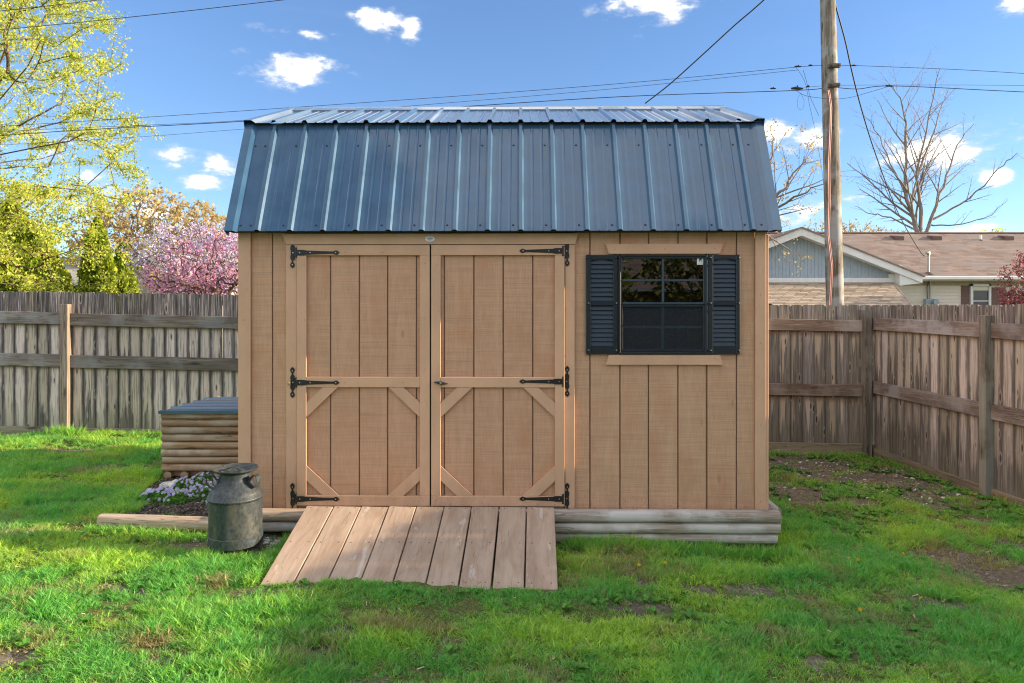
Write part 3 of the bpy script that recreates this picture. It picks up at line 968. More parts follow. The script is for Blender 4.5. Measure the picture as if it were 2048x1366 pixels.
# turn latch on the right door, small round knob on the casing
hx, hz = FP(882, 765, -.036)
tl = MB()
prof = [(0, .003), (.2, .007), (.45, .011), (.55, .011), (.8, .0075), (1, .002)]
pts = [(-.048 + .096 * a, -.048 - .006 * math.sin(a * math.pi), -.002 + .005 * math.cos(a * 3)) for a, _ in prof]
tl.tube(pts, [r for _, r in prof], 10)
tl.tube([(0, -.034, 0), (0, -.052, 0)], .008, 10)
tl.tube([(0, -.061, 0), (0, -.066, 0)], .007, 12, 1)
link('latch_handle', tl.mesh('latch_handle', [M['iron'], M['screw']], 50), dr, Vector((hx, 0, hz)) - dro)
kx, kz = FP(579, 765, -.02)
kb = MB().lathe([(0, .030), (.010, .028), (.013, .020), (.009, .008), (.012, .002), (.012, 0)], 14)
k_ = link('stop_knob', kb.mesh('stop_knob', M['brass'], 50), shed, (kx, -.021, kz), (math.radians(90), 0, 0))

# window --------------------------------------------------------
wf0 = -.030
X0, X1 = FX(1237.5, wf0), FX(1415, wf0)
ZT, ZB = FZ(509.5, 1330, wf0), FZ(708.5, 1330, wf0)
fw = .014
win = part('window', MB().cbox((X0, wf0, ZB), (X0 + fw, .004, ZT)).cbox((X1 - fw, wf0, ZB), (X1, .004, ZT)).cbox((X0 + fw, wf0, ZT - fw), (X1 - fw, .004, ZT)).cbox((X0 + fw, wf0, ZB), (X1 - fw, .004, ZB + fw)), M['navy'], shed)
wo_ = Vector(win.location)
def wsub(name, mb, mat, smooth=None):
    c = part(name, mb, M[mat] if isinstance(mat, str) else mat, win, smooth)
    c.location = Vector(c.location) - wo_
    return c
ua, ub = X0 + fw + .0005, X1 - fw - .0005
zm = FZ(609, 1330, -.02)
def frame_mb(a, b, z0, z1, w, f, bk, wb=None):
    wb = wb or w
    return MB().cbox((a, f, z0), (a + w, bk, z1)).cbox((b - w, f, z0), (b, bk, z1)).cbox((a + w, f, z1 - w), (b - w, bk, z1)).cbox((a + w, f, z0), (b - w, bk, z0 + wb))
wsub('upper_sash', frame_mb(ua, ub, zm + .001, ZT - fw - .0005, .010, -.020, -.004, .014), 'sash')
wsub('pane', MB().box((ua + .006, -.010, zm + .005), (ub - .006, -.007, ZT - fw - .004)), 'glass')
xm = FX(1326, -.015)
zu = FZ(560.5, 1330, -.015)
wsub('muntin', MB().cbox((xm - .008, -.018, zm + .0155), (xm + .008, -.0105, ZT - fw - .011), .002), 'sash')
wsub('muntin', MB().cbox((ua + .0105, -.017, zu - .007), (xm - .0085, -.0105, zu + .007), .002), 'sash')
wsub('muntin', MB().cbox((xm + .0085, -.017, zu - .007), (ub - .0105, -.0105, zu + .007), .002), 'sash')
wsub('lower_sash', frame_mb(ua, ub, ZB + fw + .0005, zm - .001, .016, -.026, -.003, .022), 'navy')
wsub('pane', MB().box((ua + .012, -.003, ZB + fw + .01), (ub - .012, -.001, zm - .008)), 'glass')
wsub('insect_screen', MB().box((ua + .015, -.0155, ZB + fw + .02), (ub - .015, -.0150, zm - .012)), 'screen')
zl = FZ(654, 1330, -.01)
wsub('muntin', MB().box((xm - .009, -.0115, ZB + fw + .022), (xm + .009, -.0045, zm - .018)), 'sash')
wsub('muntin', MB().box((ua + .017, -.0110, zl - .008), (xm - .0095, -.0045, zl + .008)), 'sash')
wsub('muntin', MB().box((xm + .0095, -.0110, zl - .008), (ub - .017, -.0045, zl + .008)), 'sash')
# sticker in the top right pane
sx0, sz0 = FP(1394, 529.5, -.011)
sx1, sz1 = FP(1407.5, 515, -.011)
stk = wsub('sticker', MB().plate([(sx0, sz0), (sx1 - .008, sz0), (sx1 - .002, sz0 + .002), (sx1, sz0 + .008), (sx1, sz1), (sx0, sz1)], -.0112, -.0104), 'white')
ms = MB()
w_, h_ = sx1 - sx0, sz1 - sz0
horse = [(.28, .72), (.38, .86), (.66, .88), (.76, .78), (.72, .62), (.64, .72), (.54, .66), (.46, .5), (.38, .36), (.34, .5)]
ms.plate([((a - .5) * w_, (b - .5) * h_) for a, b in horse], -.0012, -.0006)
ms.plate([((a - .5) * w_, (b - .5) * h_) for a, b in ((.56, .36), (.6, .6), (.68, .6), (.74, .36))], -.0012, -.0006, 1)
ms.plate([((a - .5) * w_, (b - .5) * h_) for a, b in ((.2, .2), (.86, .2), (.86, .245), (.2, .245))], -.0012, -.0006, 1)
link('sticker_print', ms.mesh('sticker_print', [M['sticker_ink'], M['silver_dark']]), stk)
# head and sill boards of the window
wt0, wt1 = FZ(507.3, 1330, -.022), FZ(487.5, 1330, -.022)
part('window_head', MB().plate([(FX(1217), wt0), (FX(1438.5), wt0), (FX(1444), wt1), (FX(1211), wt1)], -.022, -.0005), M['trim'], shed)
wt2, wt3 = FZ(729.5, 1330, -.022), FZ(710, 1330, -.022)
part('window_sill', MB().plate([(FX(1211), wt2), (FX(1443.5), wt2), (FX(1439), wt3), (FX(1217), wt3)], -.022, -.0005), M['trim'], shed)

# shutters ------------------------------------------------------
def shutter(xl, xr):
    a, b = FX(xl, -.03), FX(xr, -.03)
    zt, zb = FZ(509, 1330, -.03), FZ(709, 1330, -.03)
    la, lb = a + .036, b - .030
    f, bk = -.028, -.001
    fr = MB().cbox((a, f, zb), (la, bk, zt), .004).cbox((lb, f, zb), (b, bk, zt), .004)
    zt1 = FZ(517.5, 1330, -.03)
    # top rail has a shallow arch cut into its lower edge
    n = 12
    arch = [(la + (lb - la) * i / n, zt1 - .008 + .012 * math.sin(math.pi * i / n) ** 1.5) for i in range(n + 1)]
    fr.plate(arch + [(lb, zt - .002), (la, zt - .002)], f + .002, bk)
    mz0, mz1 = FZ(611, 1330, -.03), FZ(602, 1330, -.03)
    fr.cbox((la, f + .002, mz0), (lb, bk, mz1), .002)
    bz = FZ(692, 1330, -.03)
    fr.cbox((la, f + .002, zb + .002), (lb, bk, bz), .002)
    fr.box((la, -.005, bz), (lb, bk - .0005, mz0)).box((la, -.005, mz1), (lb, bk - .0005, zt1 - .008))
    sh = part('shutter', fr, M['navy'], shed)
    so = Vector(sh.location)
    lm = None
    def louvers(z0, z1, cnt):
        nonlocal lm
        h = (z1 - z0) / cnt
        for i in range(cnt):
            zc = z0 + h * (i + .5)
            if lm is None:
                w2 = (lb - la) / 2 - .001
                mb = MB()
                hh = .0155
                poly = [(-.021, -hh), (-.0175, -hh - .001), (-.006, hh - .002), (-.0095, hh)]
                mb.plate(poly, -w2, w2, 0, 'yz')
                lm = mb.mesh('louver', M['louver'])
            link('louver', lm, sh, Vector(((la + lb) / 2, 0, zc)) - so)
    louvers(mz1 + .002, zt1 - .004, 9)
    louvers(bz + .001, mz0, 9)
    for sx in ((a + la) / 2 - .004, (lb + b) / 2 + .003):
        for sz in (zt - .022, (mz0 + mz1) / 2, zb + .028):
            mb = MB().lathe([(0, .007), (.005, .006), (.0085, .002), (.009, 0)], 12)
            link('shutter_screw', mb.mesh('shutter_screw', M['navy'], 50), sh, Vector((sx, f, sz)) - so, (math.radians(90), 0, 0))
shutter(1172, 1235.5)
shutter(1416.5, 1481)

# nails on the trim: small set heads
nm = MB().tube([(0, 0, 0), (0, -.001, 0)], .003, 6).mesh('nail_head', simple('rusty_nail', (.16, .10, .07), .6))
for (px, py, f) in [(487, 640, -.0205), (487, 820, -.0205), (493, 990, -.0205), (1521, 478, -.0205), (1521, 590, -.0205), (1521, 686, -.0205), (1521, 1003, -.0205),
                    (1521, 850, -.0205), (1229, 499, -.0225), (1329, 498, -.0225), (1430, 497, -.0225), (1325, 716, -.0225), (1429, 716, -.0225), (1170, 994, -.0005), (1187, 996, -.0005),
                    (1289, 1007, -.0005), (1380, 1010, -.0005), (1412, 1012, -.0005), (690, 505, -.0345), (765, 505, -.0345), (608, 530, -.0345), (609, 640, -.0345),
                    (850, 527, -.0345), (850, 636, -.0345), (850, 738, -.0345), (873, 530, -.0345), (876, 622, -.0345), (690, 765, -.0345), (805, 765, -.0345), (1010, 505, -.0345), (1090, 505, -.0345)]:
    x, z = FP(px, py, f)
    link('nail', nm, shed, (x, f, z))

# ------------------------------------------------------------------ metal gambrel roof
OH = .052                                   # rake overhang
EAVE_Y, EAVE_Z = -.105, 2.150
RW = SW + 2 * OH
def sheet_profile(x0, x1, ribs, thick_top=.019):
    """(x, height) across the sheet"""
    pr = [(x0, 0)]
    for i, r in enumerate(ribs):
        pr += [(r - .024, 0), (r - .011, thick_top), (r + .010, thick_top), (r + .021, 0)]
        if i < len(ribs) - 1:
            g = ribs[i + 1] - r
            for u in (.36, .66):
                c = r + g * u
                pr += [(c - .011, 0), (c - .005, .0035), (c + .005, .0035), (c + .011, 0)]
    pr.append((x1, 0))
    return pr
RIBS = [-OH + .216 + .2243 * k for k in range(16)]
def roof_sheet(name, y0, z0, y1, z1, parent, lift=0.0, ribs=RIBS, x0=-OH + .01, x1=SW + OH - .01):
    """sheet running from (y0,z0) low edge up to (y1,z1)"""
    d = Vector((0, y1 - y0, z1 - z0)).normalized()
    n = Vector((0, -d.z, d.y))
    if n.z < 0:
        n = -n
    pr = sheet_profile(x0, x1, ribs)
    vs = []
    for (yy, zz) in ((y0, z0), (y1, z1)):
        for (x, h) in pr:
            vs.append(Vector((x, yy, zz)) + n * (h + lift))
    k = len(pr)
    for (yy, zz) in ((y0, z0), (y1, z1)):
        for (x, h) in pr:
            vs.append(Vector((x, yy, zz)) + n * (h + lift - .0012))
    fs = [(i, i + 1, k + i + 1, k + i) for i in range(k - 1)] + [(2 * k + i, 3 * k + i, 3 * k + i + 1, 2 * k + i + 1) for i in range(k - 1)]
    fs += [(i, 2 * k + i, 2 * k + i + 1, i + 1) for i in range(k - 1)]
    mb = MB().add(vs, fs)
    c = Vector((0, (y0 + y1) / 2, (z0 + z1) / 2))
    mb.v = [tuple(Vector(p) - c) for p in mb.v]
    me = bpy.data.meshes.new(name)
    me.from_pydata(mb.v, [], mb.f)
    me.materials.append(M['roof'])
    return link(name, me, parent, c), n
roof = part('roof', MB().box((.0, .01, Z1 - .01), (SW, .05, Z1 + .04)).box((.0, SDEPTH - .05, Z1 - .01), (SW, SDEPTH - .01, Z1 + .04)), M['interior'], shed, recenter=False)
fl, n1 = roof_sheet('lower_sheet', EAVE_Y, EAVE_Z, BRK_Y, BRK_Z, roof)
fu, n2 = roof_sheet('upper_sheet', BRK_Y - .035, BRK_Z + .012, RID_Y, RID_Z + .02, roof, .004)
roof_sheet('lower_sheet', SDEPTH - EAVE_Y, EAVE_Z, SDEPTH - BRK_Y, BRK_Z, roof)
roof_sheet('upper_sheet', SDEPTH - BRK_Y + .035, BRK_Z + .012, RID_Y, RID_Z + .02, roof, .004)
for yy in (BRK_Y, SDEPTH - BRK_Y - .03):
    part('shadow_closure', MB().box((-OH + .012, yy, BRK_Z - .03), (SW + OH - .012, yy + .03, BRK_Z + .022)), M['screw_dark'], roof)  # fills the sheet gap; its dark colour stands in for shadow
# near-black soffit board in the dark gap behind the eave
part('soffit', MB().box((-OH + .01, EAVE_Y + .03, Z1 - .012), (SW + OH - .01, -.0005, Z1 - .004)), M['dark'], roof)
# rake trims: flat face with a sloped inner flank, following each slope
def rake(x_out, x_in, x_foot, y0, z0, y1, z1, n, lift=.022):
    d = Vector((0, y1 - y0, z1 - z0)).normalized()
    a, b = Vector((0, y0, z0)), Vector((0, y1, z1))
    prof = [(x_out, -.055), (x_out, lift), (x_in, lift), (x_foot, .001), (x_foot, -.002), (x_in, lift - .003), (x_out + (.002 if x_in > x_out else -.002), lift - .003), (x_out + (.002 if x_in > x_out else -.002), -.055)]
    k = len(prof)
    vs = [a + Vector((x, 0, 0)) + n * h for x, h in prof] + [b + Vector((x, 0, 0)) + n * h for x, h in prof]
    fs = [(i, (i + 1) % k, (i + 1) % k + k, i + k) for i in range(k)] + [tuple(range(k)), tuple(range(2 * k - 1, k - 1, -1))]
    return part('rake_trim', MB().add(vs, fs), M['roof'], roof)
for (xo, xi, xf) in ((-OH - .002, -OH + .055, -OH + .085), (SW + OH + .002, SW + OH - .055, SW + OH - .085)):
    rake(xo, xi, xf, EAVE_Y - .004, EAVE_Z - .008, BRK_Y + .002, BRK_Z + .004, n1)
    rake(xo, xi, xf, BRK_Y - .045, BRK_Z + .012, RID_Y - .02, RID_Z + .012, n2)
    nb1, nb2 = Vector((0, -n1.y, n1.z)), Vector((0, -n2.y, n2.z))
    rake(xo, xi, xf, SDEPTH - EAVE_Y, EAVE_Z - .008, SDEPTH - BRK_Y, BRK_Z + .004, nb1)
    rake(xo, xi, xf, SDEPTH - BRK_Y + .045, BRK_Z + .012, RID_Y + .02, RID_Z + .012, nb2)
# ridge cap
s_ = math.atan2(RID_Z - BRK_Z, RID_Y - BRK_Y)
rc = []
for (u, h) in ((-.15, -.018), (-.15, .004), (-.012, .012), (0, .016), (.012, .012), (.15, .004), (.15, -.018)):
    rc.append((RID_Y + u * math.cos(s_), RID_Z + .034 - abs(u) * math.sin(s_) + h))
rc2 = [(RID_Y + (y - RID_Y) * .975, z - .002) for y, z in rc[::-1]]
part('ridge_cap', MB().plate(rc + rc2, -OH - .004, SW + OH + .004, 0, 'yz'), M['roof'], roof)
# screws with dark washers
scm = MB().lathe([(0, .006), (.004, .0055), (.0055, .002), (.0075, .0015), (.008, 0)], 8).mesh('roof_screw', M['screw_dark'], 50)
def screw_row(y0, z0, y1, z1, n, f, xs, lift=.0):
    y, z = y0 + (y1 - y0) * f, z0 + (z1 - z0) * f
    q = n.to_track_quat('Z', 'Y').to_euler()
    for x in xs:
        p = Vector((x, y, z)) + n * lift
        link('roof_screw', scm, roof, p, q)
sx_ = [r - .052 for r in RIBS] + [RIBS[-1] + .06, -OH + .095]
screw_row(EAVE_Y, EAVE_Z, BRK_Y, BRK_Z, n1, .05, sx_)
screw_row(EAVE_Y, EAVE_Z, BRK_Y, BRK_Z, n1, .80, sx_)
screw_row(BRK_Y, BRK_Z + .02, RID_Y, RID_Z + .02, n2, .10, sx_)
screw_row(BRK_Y, BRK_Z + .02, RID_Y, RID_Z + .02, n2, .55, sx_)
screw_row(BRK_Y, BRK_Z + .02, RID_Y, RID_Z + .02, n2, .86, [r for r in RIBS], .02)

# ------------------------------------------------------------------ landscape timbers round the shed's base
def timber(name, label, p0, p1, w, h, mat, group, cat='timber'):
    """log with rounded faces, lying from p0 to p1 (centre line)"""
    p0, p1 = Vector(p0), Vector(p1)
    L = (p1 - p0).length
    n = 16
    poly = []
    for k in range(n):
        a = 2 * math.pi * k / n
        ca, sa = math.cos(a), math.sin(a)
        poly.append((math.copysign(abs(ca) ** .62, ca) * w / 2, math.copysign(abs(sa) ** .85, sa) * h / 2))
    mb = MB()
    m = 10
    rr = random.Random(int(abs(p0.x * 1000 + p0.z * 7000)))
    vs = []
    for i in range(m + 1):
        x = -L / 2 + L * i / m
        e = .94 if i in (0, m) else 1 + rr.uniform(-.02, .02)
        sh = rr.uniform(-.002, .002)
        for (a, b) in poly:
            vs.append((x + (rr.uniform(-.004, .004) if i in (0, m) else 0), a * e, b * e + sh))
    fs = [(i * n + k, i * n + (k + 1) % n, (i + 1) * n + (k + 1) % n, (i + 1) * n + k) for i in range(m) for k in range(n)]
    fs += [tuple(range(n))[::-1], tuple(m * n + k for k in range(n))]
    mb.add(vs, fs)
    o = link(name, mb.mesh(name, mat, 40))
    x = (p1 - p0).normalized()
    y = Vector((0, 0, 1)).cross(x).normalized()
    o.matrix_local = Matrix((x, y, x.cross(y))).transposed().to_4x4()
    o.location = (p0 + p1) / 2
    return tag(o, label, cat, group)
def SH(lx, ly, z):
    return Vector((_r0.x + lx * _cs - ly * _sn, _r0.y + lx * _sn + ly * _cs, z))
g_t = 'weathered timbers stacked round the shed base'
xm_ = 1.95
yf = -.075
timber('landscape_timber', 'topmost grey log timber below the shed wall, right of the ramp', SH(xm_, yf, .213), SH(SW + .052, yf, .213), .105, .080, M['timber'], g_t)
timber('landscape_timber', 'middle grey log timber of the three right of the ramp', SH(xm_, yf + .006, .135), SH(SW + .048, yf + .006, .135), .10, .074, M['timber'], g_t)
timber('landscape_timber', 'lowest pale timber in the grass right of the ramp', SH(xm_, yf + .012, .063), SH(SW + .034, yf + .012, .063), .10, .070, M['timber'], g_t)
timber('landscape_timber', 'upper log timber between the milk can and the ramp', SH(-.02, yf, .210), SH(xm_ - .003, yf, .210), .10, .078, M['timber_warm'], g_t)
timber('landscape_timber', 'lower log timber between the milk can and the ramp', SH(-.0, yf + .006, .134), SH(xm_ - .003, yf + .006, .134), .10, .074, M['timber'], g_t)
timber('landscape_timber', 'top timber running back along the right side of the shed', SH(SW + .055, 0, .215), SH(SW + .055, 2.4, .215), .10, .078, M['timber'], g_t)
timber('landscape_timber', 'lower timber running back along the right side of the shed', SH(SW + .050, 0.0, .137), SH(SW + .050, 2.4, .137), .095, .072, M['timber'], g_t)
timber('edging_log', 'long pale log edging the mulch bed beside the milk can', (-2.86, 4.875, .150), (-1.80, 4.775, .140), .105, .092, M['timber_warm'], None, 'log')

# ------------------------------------------------------------------ plank ramp
ramp = thing('ramp', 'brown plank ramp sloping from the double doors down to the lawn', 'ramp', (-.57, 4.37, .03))
ro = Vector(ramp.location)
tl_, tr_, bl_, br_ = Vector((-1.395, 4.755, .284)), Vector((.287, 4.735, .284)), Vector((-1.440, 3.985, .050)), Vector((.262, 3.965, .048))
for k in range(9):
    u = (k + .5) / 9
    a = tl_.lerp(tr_, u)
    b = bl_.lerp(br_, u)
    ext = [0, 0.005, .0, .008, .002, .022, .028, .026, .012][k]
    b = b + (b - a).normalized() * ext
    up = (tr_ - tl_).normalized()
    w = (tr_ - tl_).length / 9 - [.006, .007, .006, .007, .006, .008, .010, .012, .004][k]
    o = beam('plank', b, a, w, .036, M['ramp'], ramp, side=up, c=.003, off=ro)
    o.rotation_euler.x += 0.0
    o.location.z -= .018 + (k % 3) * .0012
screw_m = MB().lathe([(0, .0015), (.004, .0012), (.0045, 0)], 8).mesh('screw', simple('deck_screw', (.12, .09, .07), .5))
slope_n = (tr_ - tl_).cross(bl_ - tl_).normalized()
if slope_n.z < 0:
    slope_n = -slope_n
for k in range(9):
    for (v, du) in ((.03, -.3), (.03, .3), (.5, -.3), (.5, .3), (.96, -.3), (.96, .3)):
        u = (k + .5 + du) / 9
        q = tl_.lerp(tr_, u).lerp(bl_.lerp(br_, u), v)
        link('screw', screw_m, ramp, q - ro + slope_n * .0015 - Vector((0, 0, (k % 3) * .0012)), slope_n.to_track_quat('Z', 'Y').to_euler())
for u in (.08, .5, .92):
    a, b = tl_.lerp(tr_, u), bl_.lerp(br_, u)
    beam('stringer', b + Vector((0, .10, -.062)), a + Vector((0, -.02, -.085)), .038, .045, M['sill_wood'], ramp, side=(1, 0, 0), off=ro)

# ------------------------------------------------------------------ milk can
cx_, cy_ = -1.776, 4.5
cz_ = .118
can = thing('milk_can', 'old dented steel milk can with dished lid beside the ramp', 'milk can', (cx_, cy_, cz_))
body = [(0, .0), (.160, .0), (.166, .004), (.167, .062), (.163, .066), (.1625, .20), (.166, .285), (.1715, .292), (.1745, .300), (.1715, .309), (.166, .314), (.160, .330), (.146, .352), (.125, .378), (.108, .396), (.100, .408), (.0965, .425), (.096, .455)]
link('body', MB().lathe(body, 48).mesh('body', M['can'], 32), can)
lid = [(.0965, .452), (.099, .456), (.108, .463), (.128, .468), (.1365, .474), (.1385, .481), (.136, .484), (.122, .478), (.112, .468), (.098, .455), (.085, .450), (.04, .447), (0, .447)]
lo_ = link('lid', MB().lathe(lid, 48).mesh('lid', M['can'], 35), can)
strap = MB()
for (w0, w1) in (((-.016), (.016)),):
    pts = [(-.100 + .2 * i / 12, .452 + .034 * math.sin(math.pi * i / 12)) for i in range(13)]
    vs, fs = [], []
    for (x, z) in pts:
        vs += [(x, w0, z), (x, w1, z), (x, w1, z + .003), (x, w0, z + .003)]
    for i in range(12):
        for k in range(4):
            fs.append((i * 4 + k, i * 4 + (k + 1) % 4, (i + 1) * 4 + (k + 1) % 4, (i + 1) * 4 + k))
    fs += [(0, 1, 2, 3), (48, 49, 50, 51)]
    strap.add(vs, fs)
so_ = link('lid_handle', strap.mesh('lid_handle', M['can']), lo_, (0, 0, 0), (0, 0, math.radians(-28)))
def can_handle(ang):
    mb = MB()
    # ear: a loop of strap standing off the shoulder
    pts = []
    for i in range(13):
        a = math.pi * 2 * i / 12
        pts.append((.142 + .030 * math.cos(a) + .010 * math.sin(a), .405 + .042 * math.sin(a)))
    vs, fs = [], []
    for (x, z) in pts:
        dxy = .020
        vs += [(x, -dxy, z), (x, dxy, z), (x + (x - .142) * .1, dxy, z + (z - .405) * .1), (x + (x - .142) * .1, -dxy, z + (z - .405) * .1)]
    for i in range(12):
        for k in range(4):
            fs.append((i * 4 + k, i * 4 + (k + 1) % 4, (i + 1) * 4 + (k + 1) % 4, (i + 1) * 4 + k))
    mb.add(vs, fs)
    link('handle', mb.mesh('handle', M['can'], 60), can, (0, 0, 0), (0, 0, math.radians(ang)))
can_handle(182 + 18)
can_handle(-18)

# ------------------------------------------------------------------ log-sided storage box with metal lid
bx0, bx1, by0, by1 = -3.155, -1.96, 6.30, 7.42
bz0, bz1 = .105, .690
box = thing('storage_box', 'log sided storage box with slate blue metal lid, left of the shed', 'storage box', ((bx0 + bx1) / 2, (by0 + by1) / 2, .10))
bo = Vector(box.location)
part('inner_wall', MB().box((bx0 + .04 - bo.x, by0 + .05 - bo.y, 0), (bx1 - bo.x, by1 - .04 - bo.y, bz1 - bo.z - .005)), M['groove'], box)
n_c = 8
hc = (bz1 - bz0 - .045) / n_c
def log_course(p0, p1, h, w, parent, mat, name='log'):
    p0, p1 = Vector(p0) - bo, Vector(p1) - bo
    L = (p1 - p0).length
    n = 12
    vs, fs = [], []
    ph = random.random() * 9
    for i in range(7):
        x = -L / 2 + L * i / 6
        for k in range(n):
            a = 2 * math.pi * k / n
            vs.append((x, math.copysign(abs(math.cos(a)) ** .7, math.cos(a)) * w / 2, math.copysign(abs(math.sin(a)) ** .8, math.sin(a)) * h / 2 + .0015 * math.sin(ph + i)))
    fs = [(i * n + k, i * n + (k + 1) % n, (i + 1) * n + (k + 1) % n, (i + 1) * n + k) for i in range(6) for k in range(n)]
    fs += [tuple(range(n))[::-1], tuple(6 * n + k for k in range(n))]
    o = link(name, MB().add(vs, fs).mesh(name, mat, 40), parent)
    x = (p1 - p0).normalized()
    y = Vector((0, 0, 1)).cross(x).normalized()
    o.matrix_local = Matrix((x, y, x.cross(y))).transposed().to_4x4()
    o.location = (p0 + p1) / 2
    return o
for k in range(n_c):
    z = bz0 + .045 + hc * (k + .5)
    jx = random.uniform(-.006, .006)
    log_course((bx0 + jx, by0 + .03, z), (bx1, by0 + .03, z), hc * .985, .07, box, M['log'])
    log_course((bx0 + .04, by0 + .075, z), (bx0 + .04, by1, z), hc * .985, .06, box, M['log'])
for k in range(8):
    x = bx0 + .05 + k * .152
    e = MB().tube([(x - bo.x, by0 + .005 - bo.y, bz0 + .012 - bo.z), (x - bo.x, by0 + .4 - bo.y, bz0 + .012 - bo.z)], .036, 12)
    part('base_log', e, M['log_end'], box, 40)
# lid: ribs run sideways
lid_mb = MB()
pr = [(by0 - .035, 0), (by0 - .035, -.02)]
prof = [(by0 - .035, -.016), (by0 - .035, .010), (by0 + .01, .010), (by0 + .03, .0)]
y = by0 + .21
while y < by1 - .05:
    prof += [(y - .03, 0), (y - .013, .019), (y + .013, .019), (y + .03, 0)]
    y += .2286
prof += [(by1 + .03, 0)]
zt_ = bz1 + .004
pa = [(yy - bo.y, zt_ - bo.z + h - (yy - by0) * .012) for yy, h in prof]
pb = [(yy - bo.y + (.003 if yy < by0 else 0), zt_ - bo.z + h - .002 - (yy - by0) * .012) for yy, h in prof[::-1]]
part('lid', lid_mb.plate(pa + pb, bx0 - .012 - bo.x, bx1 + .04 - bo.x, 0, 'yz'), M['roof'], box)

# ------------------------------------------------------------------ fences
def picket_mesh(h, w=.1385, t=.016, seed=0):
    r = random.Random(seed)
    d = .020 + r.uniform(-.004, .004)
    dz = .022 + r.uniform(-.006, .006)
    poly = [(-w / 2, 0), (w / 2, 0), (w / 2, h - dz), (w / 2 - d * .45, h - dz * .35), (w / 2 - d, h), (-w / 2 + d * 1.05, h + r.uniform(-.002, .002)), (-w / 2 + d * .4, h - dz * .4), (-w / 2, h - dz * .95)]
    return MB().plate(poly, 0, t)
def fence_run(name, label, p0, p1, ztop, zbot, posts, rails, kick, mats, seed, rail_breaks=True, post_side=-1, group=None, end_post=True):
    """fence from p0 to p1 (plan). ztop/zbot: functions of distance. rails: [(top above base, bottom above base)...]"""
    p0, p1 = Vector((*p0, 0)), Vector((*p1, 0))
    d = (p1 - p0)
    L = d.length
    d.normalize()
    nrm = Vector((d.y, -d.x, 0)) * (-post_side)     # pointing away from the yard (pickets side)
    f = thing(name, label, 'fence', (p0.x, p0.y, zbot(0)), math.atan2(d.y, d.x), group)
    fo = f.location.z
    r = random.Random(seed)
    s = 1 if (nrm - Vector((-d.y, d.x, 0))).length < .1 else -1
    meshes = []
    x = .07
    step = .1413
    k = 0
    while x < L:
        h = ztop(x) - zbot(x) + r.uniform(-.006, .006)
        key = (round(h, 2), k % 5)
        mb = picket_mesh(h, .1375 + r.uniform(-.0015, .0012), seed=seed * 100 + k % 7)
        me = mb.mesh('picket', mats['picket'])
        o = link('picket', me, f, (x + r.uniform(-.0025, .0025), s * (.002 + r.uniform(0, .004)), zbot(x) - fo + .004))
        o.rotation_euler = (0, r.uniform(-.002, .002), r.uniform(-.012, .012))
        x += step
        k += 1
    th = .038
    cuts = [0] + [q for q in posts] + [L]
    for i in range(len(cuts) - 1):
        a, b = cuts[i] + (.046 if i > 0 else 0), cuts[i + 1] - (.046 if i < len(cuts) - 2 else 0)
        if b - a < .1:
            continue
        for (rt, rb) in rails:
            j = r.uniform(-.008, .008)
            mid = (rt + rb) / 2 + j
            pa = (a, -s * (th / 2 + .001), zbot(a) - fo + mid)
            pb = (b, -s * (th / 2 + .001), zbot(b) - fo + mid + r.uniform(-.004, .004))
            beam('rail', pa, pb, rt - rb, th, mats['rail'], f)
        pa = (a, -s * .019, zbot(a) - fo + (kick[0] + kick[1]) / 2)
        pb = (b, -s * .019, zbot(b) - fo + (kick[0] + kick[1]) / 2)
        beam('kickboard', pa, pb, kick[0] - kick[1], .034, mats['kick'], f)
    for q in posts:
        zt = mats.get('post_top', -.14)
        mb = MB().cbox((-.044, -.044, -.10), (.044, .044, ztop(q) + zt - zbot(q)), .004)
        me = mb.mesh('post', mats['post'])
        link('post', me, f, (q, -s * .046, zbot(q) - fo))
    return f
lz = lambda x0: (lambda s: 1.828 - .0155 * (x0 + s + 6.2))
bzf = lambda x0: (lambda s: .080 - .0205 * (x0 + s + 6.2) - .0)
XL0 = -8.2
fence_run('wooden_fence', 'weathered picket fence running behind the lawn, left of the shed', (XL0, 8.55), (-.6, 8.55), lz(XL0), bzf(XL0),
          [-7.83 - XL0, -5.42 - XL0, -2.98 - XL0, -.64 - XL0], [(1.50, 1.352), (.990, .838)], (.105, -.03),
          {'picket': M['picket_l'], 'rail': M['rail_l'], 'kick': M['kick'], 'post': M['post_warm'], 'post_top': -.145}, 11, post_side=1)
XR0 = -.55
rt_ = lambda s: 1.675 - .004 * s
rb_ = lambda s: -.105 - .0165 * s
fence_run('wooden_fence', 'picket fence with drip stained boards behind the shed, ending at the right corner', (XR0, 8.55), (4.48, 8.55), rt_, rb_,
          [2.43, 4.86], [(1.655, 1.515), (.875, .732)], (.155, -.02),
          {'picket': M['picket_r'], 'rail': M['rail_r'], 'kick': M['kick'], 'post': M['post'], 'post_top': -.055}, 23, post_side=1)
# side fence: from the corner towards the camera
A = Vector((4.41, 8.53))
B = Vector((4.41 + .0893 * 7.2, 8.53 - 7.2))
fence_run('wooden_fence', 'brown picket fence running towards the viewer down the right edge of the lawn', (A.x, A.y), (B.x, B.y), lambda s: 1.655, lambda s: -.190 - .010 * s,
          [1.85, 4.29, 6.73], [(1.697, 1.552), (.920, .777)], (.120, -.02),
          {'picket': M['picket_s'], 'rail': M['rail_s'], 'kick': M['kick'], 'post': M['post'], 'post_top': -.10}, 37, post_side=1)

